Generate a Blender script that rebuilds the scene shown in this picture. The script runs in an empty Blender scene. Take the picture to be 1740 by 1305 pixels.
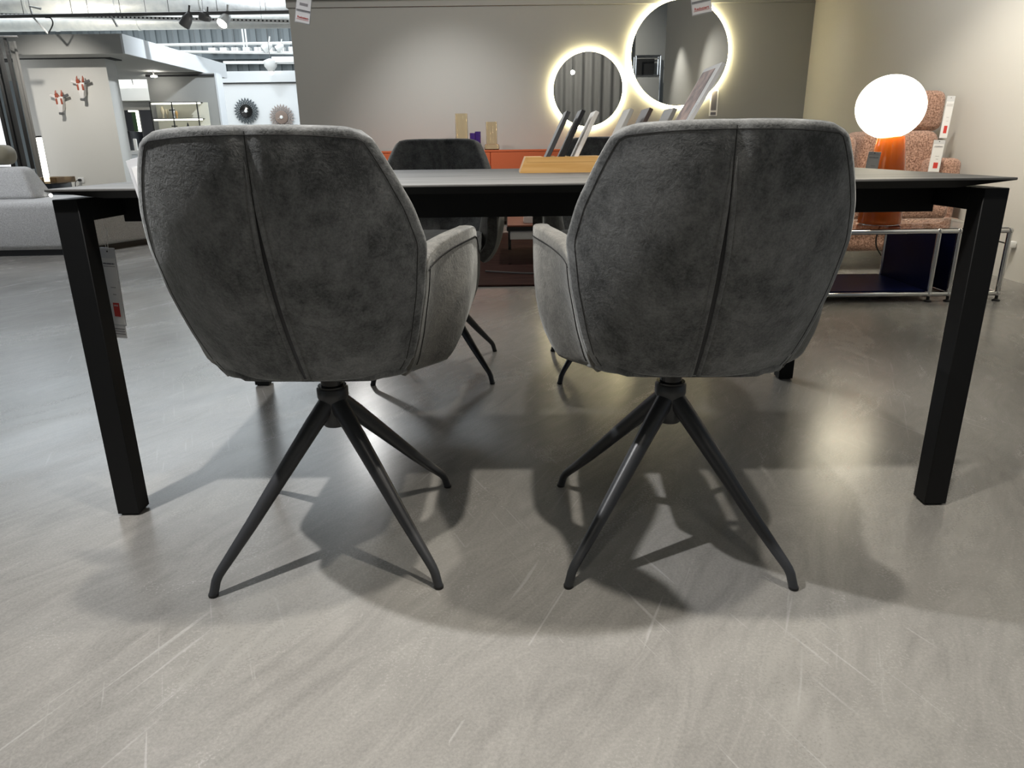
import bpy, bmesh, math, random
from mathutils import Vector, Matrix
random.seed(7)
scene = bpy.context.scene
col = scene.collection
PI = math.pi

# ------------------------------------------------------------------ camera
F, PITCH, ROLL, CAMZ = 1206.0, math.radians(18.5), 0.0125, 0.828
fw = Vector((0, math.cos(PITCH), -math.sin(PITCH)))
u0 = Vector((0, math.sin(PITCH), math.cos(PITCH))); r0 = Vector((1, 0, 0))
cR, sR = math.cos(ROLL), math.sin(ROLL)
rt = cR * r0 - sR * u0
up = cR * u0 + sR * r0
cd = bpy.data.cameras.new('camera'); cam = bpy.data.objects.new('camera', cd); col.objects.link(cam)
cd.sensor_fit = 'HORIZONTAL'; cd.sensor_width = 36.0; cd.lens = 36.0 * F / 1740.0; cd.clip_start = 0.05; cd.clip_end = 200
M4 = Matrix.Identity(4)
for i in range(3):
    M4[i][0], M4[i][1], M4[i][2] = rt[i], up[i], -fw[i]
M4.translation = Vector((0, 0, CAMZ)); cam.matrix_world = M4
scene.camera = cam

def at(x, y, Y):
    """world point seen at photo pixel (x, y) at the real distance Y in front of the lens"""
    d = fw + rt * ((x - 870) / F) - up * ((y - 652.5) / F)
    return Vector((0, 0, CAMZ)) + d * (Y / d.y)

# ------------------------------------------------------------------ light
scene.view_settings.view_transform = 'Standard'; scene.view_settings.look = 'None'
scene.view_settings.gamma = 1.0; scene.view_settings.use_curve_mapping = False
scene.view_settings.exposure = 0.0
w = bpy.data.worlds.new('world'); scene.world = w; w.use_nodes = True
w.node_tree.nodes['Background'].inputs[0].default_value = (.75, .85, 1, 1)
w.node_tree.nodes['Background'].inputs[1].default_value = 0.35

def spot(name, loc, target, power, deg, blend=.35, radius=.035, colr=(1, .95, .86)):
    l = bpy.data.lights.new(name, 'SPOT'); o = bpy.data.objects.new(name, l); col.objects.link(o)
    l.energy = power; l.spot_size = math.radians(deg); l.spot_blend = blend; l.shadow_soft_size = radius; l.color = colr
    o.location = loc; o.rotation_euler = (Vector(target) - Vector(loc)).to_track_quat('-Z', 'Y').to_euler()
    return o
def area(name, loc, target, power, sx, sy, colr=(1, .97, .92)):
    l = bpy.data.lights.new(name, 'AREA'); o = bpy.data.objects.new(name, l); col.objects.link(o)
    l.energy = power; l.shape = 'RECTANGLE'; l.size = sx; l.size_y = sy; l.color = colr
    o.location = loc; o.rotation_euler = (Vector(target) - Vector(loc)).to_track_quat('-Z', 'Y').to_euler()
    return o
WARM = (1, .93, .80); NEUT = (1, .96, .89); COOL = (.86, .93, 1)
spot('spot_key_left', (-1.17, 1.06, 2.38), (-.30, 1.35, 0), 225, 76, 1., .025, (.98, .97, .97))
spot('spot_key_middle', (.04, .98, 2.38), (.08, 1.1, 0), 128, 84, 1., .03, (1, .94, .85))
spot('spot_key_right', (.66, 1.02, 2.38), (.55, 1.25, 0), 88, 88, .9, .03, (1, .94, .85))
spot('spot_foreground', (.1, -.25, 2.38), (.15, .35, 0), 26, 75, 1., .06, (1, .93, .83))
spot('spot_table_far', (.2, 3.5, 2.6), (.1, 2.6, .7), 60, 70, .7, .05, NEUT)
spot('spot_rug', (.5, 5.4, 2.6), (.5, 5.6, 0), 60, 85, .7, .05, NEUT)
spot('spot_console', (-.9, 6.9, 2.6), (-.6, 8.4, .5), 140, 80, 1., .05, (1, .97, .95))
spot('spot_wall_back', (.9, 5.2, 3.3), (.8, 8.5, 1.2), 150, 85, 1., .08, NEUT)
spot('spot_wall_back_left', (-1.7, 5.0, 3.4), (-1.6, 8.5, 1.3), 190, 80, 1., .08, NEUT)
spot('spot_sofa', (2.0, 3.9, 2.6), (2.75, 5.2, .5), 130, 62, .6, .04, WARM)
spot('spot_wall_right_a', (2.2, 4.3, 2.7), (3.2, 5.4, 1.2), 85, 80, .9, .04, NEUT)
spot('spot_wall_right_b', (2.5, 3.0, 2.9), (3.05, 3.3, 1.2), 90, 70, .9, .04, NEUT)
spot('spot_wall_right_far', (2.9, 7.5, 2.4), (3.2, 7.9, .6), 4, 70, .9, .04, WARM)
spot('spot_left_floor', (-2.4, 3.6, 3.6), (-2.2, 3.2, 0), 60, 90, .8, .05, (.97, .97, 1))
spot('spot_lounge', (-4.6, 4.3, 4.2), (-4.2, 6.6, .4), 480, 60, .8, .06, (.95, .97, 1))
spot('spot_sculptures', (-5.95, 9.3, 2.5), (-6.2, 11.0, .8), 125, 85, 1., .02, NEUT)
spot('spot_far_track', (-1.62, 7.4, 2.2), (-.4, 2.2, 0), 48, 45, .8, .07, (1, .98, .95))
spot('spot_duct', (-6.6, 11.5, 2.4), (-6.4, 12.6, 3.4), 60, 150, 1., .06, WARM)
spot('spot_pavilion_side', (-2.9, 11.2, 3.5), (-5.4, 12.6, 1.6), 420, 80, .9, .06, COOL)
spot('spot_niche', (-6.3, 13.4, 2.05), (-6.4, 15.0, 1.2), 60, 110, .9, .06, NEUT)
spot('spot_clocks', (-4.6, 13.9, 3.2), (-4.4, 16, 1.2), 65, 80, 1., .06, COOL)
spot('spot_curtain', (1.0, .4, 4.2), (1.7, -2.4, 2.8), 1000, 80, 1., .08, NEUT)
area('hall_skylight', (-6.5, 3.0, 4.9), (-5.5, 3.0, 0), 60, 5, 10, COOL)
area('hall_skylight', (-6.5, 17, 4.9), (-6.5, 17, 0), 1500, 12, 12, (.86, .94, 1))

# ------------------------------------------------------------------ materials
def mat(name, c, rough=.5, metal=0., spec=.5, noise=None, bump=None, **k):
    """c base colour; noise=(scale, c2, detail[, stretch]) mottles it; bump=(scale, strength, distance)"""
    m = bpy.data.materials.new(name); m.use_nodes = True
    nt = m.node_tree; b = nt.nodes['Principled BSDF']
    b.inputs['Base Color'].default_value = (*c, 1); b.inputs['Roughness'].default_value = rough
    b.inputs['Metallic'].default_value = metal; b.inputs['Specular IOR Level'].default_value = spec
    for kk, v in k.items():
        b.inputs[kk].default_value = v
    tc = nt.nodes.new('ShaderNodeTexCoord')
    if noise:
        mp = nt.nodes.new('ShaderNodeMapping'); nt.links.new(tc.outputs['Object'], mp.inputs[0])
        if len(noise) > 3: mp.inputs['Scale'].default_value = noise[3]
        n = nt.nodes.new('ShaderNodeTexNoise'); n.inputs['Scale'].default_value = noise[0]; n.inputs['Detail'].default_value = noise[2]
        r = nt.nodes.new('ShaderNodeValToRGB'); r.color_ramp.elements[0].position = .32; r.color_ramp.elements[1].position = .68
        r.color_ramp.elements[0].color = (*c, 1); r.color_ramp.elements[1].color = (*noise[1], 1)
        nt.links.new(mp.outputs[0], n.inputs['Vector']); nt.links.new(n.outputs[0], r.inputs[0]); nt.links.new(r.outputs[0], b.inputs['Base Color'])
    if bump:
        n2 = nt.nodes.new('ShaderNodeTexNoise'); n2.inputs['Scale'].default_value = bump[0]; n2.inputs['Detail'].default_value = 4
        bp = nt.nodes.new('ShaderNodeBump'); bp.inputs['Strength'].default_value = bump[1]; bp.inputs['Distance'].default_value = bump[2]
        nt.links.new(tc.outputs['Object'], n2.inputs['Vector']); nt.links.new(n2.outputs[0], bp.inputs['Height']); nt.links.new(bp.outputs[0], b.inputs['Normal'])
    return m
def emis(name, c, s):
    m = mat(name, c, .5); b = m.node_tree.nodes['Principled BSDF']
    b.inputs['Emission Color'].default_value = (*c, 1); b.inputs['Emission Strength'].default_value = s
    return m
def glass(name, c, rough=.02, ior=1.45):
    m = bpy.data.materials.new(name); m.use_nodes = True; b = m.node_tree.nodes['Principled BSDF']
    b.inputs['Base Color'].default_value = (*c, 1); b.inputs['Roughness'].default_value = rough
    b.inputs['Transmission Weight'].default_value = 1; b.inputs['IOR'].default_value = ior
    return m

def suede(name, dark, light):
    m = bpy.data.materials.new(name); m.use_nodes = True; nt = m.node_tree; b = nt.nodes['Principled BSDF']; L = nt.links.new
    tc = nt.nodes.new('ShaderNodeTexCoord')
    def nz(scale, det, ro=.5, dist=0.):
        n = nt.nodes.new('ShaderNodeTexNoise'); n.inputs['Scale'].default_value = scale; n.inputs['Detail'].default_value = det
        n.inputs['Roughness'].default_value = ro; n.inputs['Distortion'].default_value = dist; L(tc.outputs['Object'], n.inputs['Vector']); return n
    a = nz(6, 6, .65, 1.2); f = nz(240, 3, .7); g = nz(38, 5, .7, .5)
    r = nt.nodes.new('ShaderNodeValToRGB'); r.color_ramp.elements[0].position = .36; r.color_ramp.elements[1].position = .66
    r.color_ramp.elements[0].color = (*dark, 1); r.color_ramp.elements[1].color = (*light, 1)
    mx = nt.nodes.new('ShaderNodeMath'); mx.operation = 'MULTIPLY_ADD'; mx.inputs[1].default_value = .35; L(g.outputs[0], mx.inputs[0])
    mx2 = nt.nodes.new('ShaderNodeMath'); mx2.operation = 'MULTIPLY_ADD'; mx2.inputs[1].default_value = .65; L(a.outputs[0], mx2.inputs[0]); L(mx.outputs[0], mx2.inputs[2])
    mx.inputs[2].default_value = 0
    fm = nt.nodes.new('ShaderNodeMath'); fm.operation = 'MULTIPLY_ADD'; fm.inputs[1].default_value = .3; fm.inputs[2].default_value = -.15; L(f.outputs[0], fm.inputs[0])
    ad = nt.nodes.new('ShaderNodeMath'); ad.operation = 'ADD'; L(mx2.outputs[0], ad.inputs[0]); L(fm.outputs[0], ad.inputs[1])
    L(ad.outputs[0], r.inputs[0]); L(r.outputs[0], b.inputs['Base Color'])
    b.inputs['Roughness'].default_value = .85; b.inputs['Specular IOR Level'].default_value = .25
    b.inputs['Sheen Weight'].default_value = .5; b.inputs['Sheen Roughness'].default_value = .45; b.inputs['Sheen Tint'].default_value = (.8, .82, .8, 1)
    bp = nt.nodes.new('ShaderNodeBump'); bp.inputs['Strength'].default_value = .35; bp.inputs['Distance'].default_value = .0015
    L(f.outputs[0], bp.inputs['Height'])
    bp2 = nt.nodes.new('ShaderNodeBump'); bp2.inputs['Strength'].default_value = .3; bp2.inputs['Distance'].default_value = .006
    L(g.outputs[0], bp2.inputs['Height']); L(bp.outputs[0], bp2.inputs['Normal']); L(bp2.outputs[0], b.inputs['Normal'])
    return m

def concrete():
    m = bpy.data.materials.new('polished_concrete'); m.use_nodes = True; nt = m.node_tree; b = nt.nodes['Principled BSDF']; L = nt.links.new
    tc = nt.nodes.new('ShaderNodeTexCoord')
    def nz(scale, det, ro=.5, dist=0., st=None, rot=0):
        n = nt.nodes.new('ShaderNodeTexNoise'); n.inputs['Scale'].default_value = scale; n.inputs['Detail'].default_value = det
        n.inputs['Roughness'].default_value = ro; n.inputs['Distortion'].default_value = dist
        mp = nt.nodes.new('ShaderNodeMapping'); L(tc.outputs['Object'], mp.inputs[0])
        mp.inputs['Rotation'].default_value = (0, 0, rot); m2 = nt.nodes.new('ShaderNodeMapping'); L(mp.outputs[0], m2.inputs[0])
        if st: m2.inputs['Scale'].default_value = st
        L(m2.outputs[0], n.inputs['Vector']); return n
    def mth(op, a, bb, c=None):
        n = nt.nodes.new('ShaderNodeMath'); n.operation = op
        for i, v in enumerate((a, bb, c)):
            if v is None: continue
            if isinstance(v, (int, float)): n.inputs[i].default_value = v
            else: L(v, n.inputs[i])
        return n.outputs[0]
    big = nz(.9, 4, .55, .6).outputs[0]; trowel = nz(1.6, 5, .6, .9, (1, 2.2, 1), -1.1).outputs[0]; fine = nz(190, 3, .75).outputs[0]
    mixv = mth('MULTIPLY_ADD', big, .4, mth('MULTIPLY_ADD', trowel, .25, mth('MULTIPLY', fine, .35)))
    stroke = nz(2.6, 7, .68, 3.0, (1, 3.5, 1), -1.0).outputs[0]
    mixv = mth('MULTIPLY_ADD', mth('SUBTRACT', stroke, .5), .35, mixv)
    r = nt.nodes.new('ShaderNodeValToRGB'); r.color_ramp.elements[0].position = .32; r.color_ramp.elements[1].position = .68
    r.color_ramp.elements[0].color = (.158, .153, .142, 1); r.color_ramp.elements[1].color = (.330, .318, .294, 1)
    L(mixv, r.inputs[0])
    # thin pale scratches along two directions
    s1 = nz(2.2, 2, .5, .3, (1, 30, 1), -1.15).outputs[0]; s2 = nz(2.6, 2, .5, .35, (1, 36, 1), -2.0).outputs[0]; msk = nz(1.1, 3).outputs[0]
    def ridge(s): return mth('MULTIPLY', mth('MAXIMUM', mth('SUBTRACT', s, .66), 0), 9)
    sc = mth('MINIMUM', mth('MULTIPLY', mth('MAXIMUM', ridge(s1), ridge(s2)), mth('MULTIPLY', mth('GREATER_THAN', msk, .5), .35)), .2)
    mc = nt.nodes.new('ShaderNodeMixRGB'); L(sc, mc.inputs[0]); L(r.outputs[0], mc.inputs[1]); mc.inputs[2].default_value = (.6, .6, .58, 1)
    L(mc.outputs[0], b.inputs['Base Color'])
    rr = mth('MULTIPLY_ADD', trowel, .20, mth('MULTIPLY_ADD', fine, .10, .10)); L(rr, b.inputs['Roughness'])
    b.inputs['Specular IOR Level'].default_value = .42
    bp = nt.nodes.new('ShaderNodeBump'); bp.inputs['Strength'].default_value = .05; bp.inputs['Distance'].default_value = .003
    L(mth('MULTIPLY_ADD', fine, .4, trowel), bp.inputs['Height']); L(bp.outputs[0], b.inputs['Normal'])
    return m

M = {}
M['floor'] = concrete()
M['wall_grey'] = mat('wall_grey_paint', (.35, .353, .335), .85, spec=.2, bump=(90, .25, .002))
M['wall_white'] = mat('wall_white_paint', (.68, .67, .63), .85, spec=.2, bump=(90, .2, .002))
M['wall_cool'] = mat('wall_cool_white', (.72, .74, .75), .85, spec=.2)
M['fascia_grey'] = mat('fascia_grey', (.42, .42, .40), .8, spec=.2)
M['dark_gap'] = mat('dark_gap', (.03, .03, .03), .8)
M['ceiling'] = mat('ceiling_white', (.62, .61, .58), .9, spec=.1)
M['suede'] = suede('charcoal_suede', (.046, .048, .049), (.215, .220, .218))
M['suede_brown'] = suede('charcoal_suede_brown', (.040, .039, .036), (.170, .163, .145))  # darker, browner suede for the armrests
M['thread'] = mat('seam_thread', (.02, .02, .02), .8)
M['zip'] = mat('zip_tape', (.006, .007, .01), .55)
M['black_metal'] = mat('black_powder_coat', (.016, .017, .019), .42, spec=.5, bump=(500, .08, .0005))
M['leg_metal'] = mat('anthracite_powder_coat', (.035, .037, .040), .38, spec=.5, bump=(500, .1, .0005))
M['gloss_black'] = mat('gloss_black', (.006, .006, .006), .12)
M['plastic_black'] = mat('plastic_black', (.012, .012, .012), .5)
M['ceramic'] = mat('grey_streaked_ceramic', (.06, .059, .057), .52, spec=.35, noise=(3.0, (.17, .166, .158), 8, (1.0, 14, 1)))
M['table_black'] = mat('table_black_lacquer', (.006, .0062, .0065), .55, spec=.25)
M['oak'] = mat('oiled_oak', (.60, .33, .10), .45, noise=(7, (.74, .45, .17), 8, (.6, 9, 9)))
M['orange'] = mat('orange_lacquer', (.50, .115, .045), .5, spec=.3)
M['chrome'] = mat('chrome', (.78, .78, .78), .08, metal=1)
M['mirror'] = mat('mirror_silver', (.62, .63, .62), .01, metal=1)
M['led'] = emis('mirror_led', (1, .86, .50), 21.0)
M['globe'] = emis('lit_opal_glass', (1, .90, .68), 14.0)
M['tube'] = emis('lit_tube', (1, .97, .84), 6.0)
M['strip'] = emis('lit_strip', (1, 1, .86), 4.0)
M['lampface'] = emis('lamp_face', (1, .97, .9), 40.0)
M['amber_glass'] = mat('orange_cased_glass', (.42, .10, .012), .07, **{'Transmission Weight': .25, 'Subsurface Weight': .2})
M['smoke_glass'] = glass('amber_tinted_glass', (.95, .88, .72), .02, 1.3)
M['violet_glass'] = glass('violet_glass', (.32, .22, .60))
M['clear_glass'] = glass('clear_glass', (.93, .96, .95), .01, 1.3)
M['bronze_glass'] = glass('bronze_glass', (.40, .31, .20), .03, 1.3)
M['blue'] = mat('navy_lacquer', (.002, .005, .036), .35, spec=.1)
M['boucle'] = mat('salmon_boucle', (.17, .085, .055), .95, spec=.1, noise=(95, (.58, .36, .27), 4), bump=(120, .8, .01), **{'Sheen Weight': .3})
M['grey_boucle'] = mat('light_grey_boucle', (.42, .42, .42), .95, spec=.1, noise=(120, (.60, .60, .60), 3), bump=(140, .7, .006))
M['taupe'] = mat('taupe_velvet', (.25, .23, .17), .8, spec=.2, **{'Sheen Weight': .4})
M['rug'] = mat('dark_brown_rug', (.026, .012, .010), .95, spec=.1, noise=(9, (.060, .028, .023), 6, (.5, 6, 1)), bump=(300, .6, .004))
M['walnut'] = mat('reddish_walnut', (.20, .065, .04), .35, noise=(5, (.28, .10, .06), 6, (1, 9, 1)))
M['paper'] = mat('white_card', (.80, .80, .80), .6)
M['plastic_clear'] = mat('clear_sleeve', (.62, .63, .65), .25)
M['ink'] = mat('dark_ink', (.05, .05, .10), .6)
M['red'] = mat('red_print', (.62, .05, .04), .6)
M['pink'] = mat('faded_red_print', (.60, .22, .22), .6)
M['greyprint'] = mat('grey_print', (.30, .29, .30), .6)
M['photo'] = mat('printed_landscape', (.07, .045, .045), .5, spec=.2, noise=(11, (.62, .42, .36), 4, (1, 1.5, 2)))
M['curtain'] = mat('dark_grey_curtain', (.075, .075, .075), .9, spec=.1, noise=(3, (.12, .12, .12), 3, (10, 1, .3)))
M['curtain_mid'] = mat('mid_grey_curtain', (.34, .335, .32), .9, spec=.1)
M['zinc'] = mat('galvanised_duct', (.58, .59, .58), .5, metal=.25, noise=(9, (.70, .70, .67), 4), bump=(14, .3, .02))
M['corrugated'] = mat('hall_cladding', (.22, .245, .255), .6)
M['clad_dark'] = mat('hall_cladding_dark', (.10, .12, .13), .6)
M['white_metal'] = mat('white_metal', (.80, .80, .78), .4)
M['grey_metal'] = mat('grey_metal', (.12, .12, .12), .4)
M['cream'] = mat('cream_glaze', (.72, .62, .42), .4)
M['skull_white'] = mat('white_ceramic', (.80, .77, .74), .4)
M['rust'] = mat('rust_glaze', (.36, .08, .04), .45)
M['clock_grey'] = mat('clock_dark_wood', (.045, .06, .07), .5)
M['clock_pale'] = mat('clock_pale_wood', (.33, .27, .24), .5)
M['black_gloss_panel'] = mat('black_cabinet', (.006, .006, .008), .25)
M['green_dark'] = mat('dark_green_panel', (.012, .035, .008), .5)
SW = [mat('swatch_anthracite', (.055, .056, .060), .5), mat('swatch_black', (.012, .012, .014), .5), mat('swatch_marble', (.62, .58, .52), .35, noise=(30, (.85, .83, .8), 6)),
      mat('swatch_light_grey', (.42, .41, .38), .5), mat('swatch_dark_brown', (.075, .055, .048), .5), mat('swatch_mid_grey', (.25, .245, .23), .5)]

# ------------------------------------------------------------------ mesh helpers
def link(name, bm, m, parent=None, smooth=40):
    me = bpy.data.meshes.new(name); bmesh.ops.recalc_face_normals(bm, faces=bm.faces); bm.to_mesh(me); bm.free()
    me.materials.append(m)
    if smooth is not None:
        for p in me.polygons: p.use_smooth = True
        me.set_sharp_from_angle(angle=math.radians(smooth))
    o = bpy.data.objects.new(name, me); col.objects.link(o)
    if parent is not None: o.parent = parent
    return o
def tag(o, label=None, cat=None, group=None, kind=None):
    if label: o['label'] = label
    if cat: o['category'] = cat
    if group: o['group'] = group
    if kind: o['kind'] = kind
    return o
def empty(name, loc=(0, 0, 0), rz=0., label=None, cat=None, group=None):
    o = bpy.data.objects.new(name, None); col.objects.link(o); o.location = loc; o.rotation_euler = (0, 0, rz); o.empty_display_size = .05
    return tag(o, label, cat, group)
def box_bm(a, b, bev=0., seg=2, bm=None):
    a, b = Vector(a), Vector(b); lo = Vector(map(min, a, b)); hi = Vector(map(max, a, b))
    bm = bm or bmesh.new(); r = bmesh.ops.create_cube(bm, size=1); vs = r['verts']
    for v in vs: v.co = Vector([lo[i] + (v.co[i] + .5) * (hi[i] - lo[i]) for i in range(3)])
    if bev > 0:
        es = list({e for v in vs for e in v.link_edges}); bmesh.ops.bevel(bm, geom=es, offset=bev, segments=seg, profile=.5, affect='EDGES')
    return bm
def hexa_bm(pts, bev=0., seg=2):
    """eight corners: bottom four then top four"""
    bm = bmesh.new(); v = [bm.verts.new(p) for p in pts]
    for f in ((0, 1, 2, 3), (4, 5, 6, 7), (0, 1, 5, 4), (1, 2, 6, 5), (2, 3, 7, 6), (3, 0, 4, 7)): bm.faces.new([v[i] for i in f])
    bmesh.ops.recalc_face_normals(bm, faces=bm.faces)
    if bev: bmesh.ops.bevel(bm, geom=list(bm.edges), offset=bev, segments=seg, profile=.5, affect='EDGES')
    return bm
def tube_bm(pts, rad, n=10, bm=None, cap=True):
    bm = bm or bmesh.new(); pts = [Vector(p) for p in pts]; k = len(pts)
    rads = rad if isinstance(rad, (list, tuple)) else [rad] * k
    rings = []; ref = None
    for i, p in enumerate(pts):
        t = (pts[min(i + 1, k - 1)] - pts[max(i - 1, 0)]).normalized()
        if ref is None: ref = Vector((0, 0, 1)) if abs(t.z) < .9 else Vector((1, 0, 0))
        a = t.cross(ref).normalized(); b = a.cross(t).normalized(); ref = b
        rings.append([bm.verts.new(p + (a * math.cos(2 * PI * j / n) + b * math.sin(2 * PI * j / n)) * rads[i]) for j in range(n)])
    for i in range(k - 1):
        for j in range(n): bm.faces.new((rings[i][j], rings[i][(j + 1) % n], rings[i + 1][(j + 1) % n], rings[i + 1][j]))
    if cap: bm.faces.new(rings[0][::-1]); bm.faces.new(rings[-1])
    return bm
def lathe_bm(prof, n=24, c=(0, 0, 0), bm=None, close=True):
    bm = bm or bmesh.new(); c = Vector(c); rings = []
    for r, z in prof: rings.append([bm.verts.new(c + Vector((r * math.cos(2 * PI * j / n), r * math.sin(2 * PI * j / n), z))) for j in range(n)])
    for i in range(len(prof) - 1):
        for j in range(n): bm.faces.new((rings[i][j], rings[i][(j + 1) % n], rings[i + 1][(j + 1) % n], rings[i + 1][j]))
    if close:
        bm.faces.new(rings[0][::-1]); bm.faces.new(rings[-1])
    return bm
def prism_bm(poly, z0, z1, bev=0., seg=3):
    bm = bmesh.new(); lo = [bm.verts.new((x, y, z0)) for x, y in poly]; hi = [bm.verts.new((x, y, z1)) for x, y in poly]; n = len(poly)
    bm.faces.new(lo[::-1]); bm.faces.new(hi)
    for i in range(n): bm.faces.new((lo[i], lo[(i + 1) % n], hi[(i + 1) % n], hi[i]))
    if bev: bmesh.ops.bevel(bm, geom=list(bm.edges), offset=bev, segments=seg, profile=.5, affect='EDGES')
    return bm
def shell_bm(P, nu, nv, th, rim=.012, seg=5, sign=1, pw=.6):
    """closed padded panel over the grid P(i, j); th thickness along the surface normal, rim how far the rounded border bulges out"""
    bm = bmesh.new(); g = [[bm.verts.new(P(i / nu, j / nv)) for i in range(nu + 1)] for j in range(nv + 1)]
    for j in range(nv):
        for i in range(nu): bm.faces.new((g[j][i], g[j][i + 1], g[j + 1][i + 1], g[j + 1][i]))
    bm.normal_update(); nrm = {v: v.normal.copy() * sign for v in bm.verts}
    h = [[bm.verts.new(v.co + nrm[v] * th) for v in row] for row in g]
    for j in range(nv):
        for i in range(nu): bm.faces.new((h[j][i], h[j + 1][i], h[j + 1][i + 1], h[j][i + 1]))
    loop = [(0, i) for i in range(nu)] + [(j, nu) for j in range(nv)] + [(nv, i) for i in range(nu, 0, -1)] + [(j, 0) for j in range(nv, 0, -1)]
    n = len(loop); G = [g[a][b] for a, b in loop]; H = [h[a][b] for a, b in loop]
    cen = sum((v.co for v in G), Vector()) / n; outs = []
    for k in range(n):
        t = (G[(k + 1) % n].co - G[k - 1].co).normalized(); o = t.cross(nrm[G[k]]).normalized()
        outs.append(o)
    if sum(o.dot(G[k].co - cen) for k, o in enumerate(outs)) < 0: outs = [-o for o in outs]
    rings = [G]
    for q in range(1, seg):
        a = PI * q / seg; c_ = math.cos(a); c_ = math.copysign(abs(c_) ** pw, c_); s_ = math.sin(a) ** pw; row = []
        for k in range(n):
            m_ = (G[k].co + H[k].co) / 2; row.append(bm.verts.new(m_ + (G[k].co - m_) * c_ + outs[k] * rim * s_))
        rings.append(row)
    rings.append(H)
    for q in range(seg):
        for k in range(n): bm.faces.new((rings[q][k], rings[q + 1][k], rings[q + 1][(k + 1) % n], rings[q][(k + 1) % n]))
    return bm
def text(s, size, m, parent, loc, rot=(PI / 2, 0, 0), name='lettering', align='CENTER', ext=.0004):
    c = bpy.data.curves.new('txt', 'FONT'); c.body = s; c.size = size; c.align_x = align; c.align_y = 'CENTER'; c.extrude = ext; c.resolution_u = 2
    o = bpy.data.objects.new('txt', c); col.objects.link(o)
    dg = bpy.context.evaluated_depsgraph_get(); me = bpy.data.meshes.new_from_object(o.evaluated_get(dg))
    bpy.data.objects.remove(o); bpy.data.curves.remove(c)
    me.materials.clear(); me.materials.append(m); me.name = name
    t = bpy.data.objects.new(name, me); col.objects.link(t); t.parent = parent; t.location = loc; t.rotation_euler = rot
    return t
def struct(name, bm, m, parent=None, smooth=30):
    o = link(name, bm, m, parent, smooth)
    if parent is None: o['kind'] = 'structure'
    return o
def lerp(tab, x):
    for (a, va), (b, vb) in zip(tab, tab[1:]):
        if x <= b: return va + (vb - va) * (x - a) / (b - a)
    return tab[-1][1]
def copy_tree(o, parent=None):
    c = o.copy(); col.objects.link(c)
    if parent is not None: c.parent = parent
    for ch in list(o.children): copy_tree(ch, c)
    return c

# ------------------------------------------------------------------ the setting
struct('floor', box_bm((-20, -5, -.1), (6, 26, 0)), M['floor'], smooth=None)
WB = 8.5
XL = at(510, 212, WB).x
struct('wall_back', box_bm((XL, WB, 0), (3.5, WB + .15, 2.27)), M['wall_grey'], smooth=None)
# right partition runs back to the corner, slightly splayed
def rx(y): return 3.305 + .045 * (y - 8.5)
struct('wall_right', hexa_bm([(rx(2.0), 2.0, 0), (rx(2.0) + .12, 2.0, 0), (rx(8.65) + .12, 8.65, 0), (rx(8.65), 8.65, 0),
                              (rx(2.0), 2.0, 3.6), (rx(2.0) + .12, 2.0, 3.6), (rx(8.65) + .12, 8.65, 3.6), (rx(8.65), 8.65, 3.6)]), M['wall_white'], smooth=None)
struct('ceiling', box_bm((XL - .02, 8.05, 2.45), (3.27, WB + .15, 2.6)), M['ceiling'], smooth=None)
struct('trim_1', box_bm((XL - .02, WB - .02, 2.262), (3.29, WB + .15, 2.45)), M['wall_grey'], smooth=None)
struct('wall_behind', box_bm((-6, -2.75, 0), (6, -2.6, 4.2)), M['wall_grey'], smooth=None)
struct('ceiling_hall', box_bm((-20, -5, 5.0), (6, 26, 5.1)), M['ceiling'], smooth=None)
# cladding of the hall's end wall: upright ribbed sheets
hall = struct('wall_hall_end', box_bm((-20, 24.05, 0), (6, 24.2, 5)), M['corrugated'], smooth=None)
bm = bmesh.new(); x = -15.
while x < -2:
    box_bm((x, 23.97, 0), (x + .16, 24.06, 5), bm=bm); x += .34
tag(link('cladding_rib', bm, M['corrugated'], hall, None), kind='stuff')
struct('wall_hall_left', box_bm((-20.1, -5, 0), (-20, 26, 5)), M['wall_white'], smooth=None)
bd = struct('trim_2', box_bm((-9.2, 23.4, 3.42), (-2.0, 23.9, 3.62)), M['clad_dark'], smooth=None)
bm = bmesh.new()
for i in range(20): box_bm((-8.9 + i * .34, 23.2, 3.60), (-8.7 + i * .34, 23.42, 3.72), bm=bm)
tag(link('corrugation', bm, M['white_metal'], bd, None), kind='stuff')

# white pavilion on the left
PX0, PX1 = at(27, 93, 11).x, at(177, 95, 11).x
struct('wall_left', box_bm((PX0 - .02, 11, 0), (PX1, 11.28, 2.09)), M['wall_white'], smooth=None)
FX = at(203, 57, 10.6).x
struct('trim_3', box_bm((-9.6, 10.6, 2.09), (FX, 14.3, 2.335)), M['fascia_grey'], smooth=None)
struct('trim_4', box_bm((FX, 10.6, 2.09), (FX + .03, 14.3, 2.335)), M['wall_cool'], smooth=None)
struct('trim_5', box_bm((-9.6, 10.99, 2.075), (PX1 + .09, 11.3, 2.098)), M['dark_gap'], smooth=None)  # dark strip standing in for the shade in the gap under the fascia
# panel wall under the canopy
QX0, QX1 = at(250, 140, 13.2).x, at(366, 140, 13.2).x
struct('wall_panel', box_bm((QX0, 13.2, 0), (QX1, 13.45, 2.08)), M['fascia_grey'], smooth=None)
struct('trim_6', box_bm((QX1, 13.19, 0), (QX1 + .03, 13.46, 2.08)), M['wall_cool'], smooth=None)
struct('trim_7', box_bm((QX0, 13.17, 2.03), (QX1, 13.2, 2.06)), M['dark_gap'], smooth=None)
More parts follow.
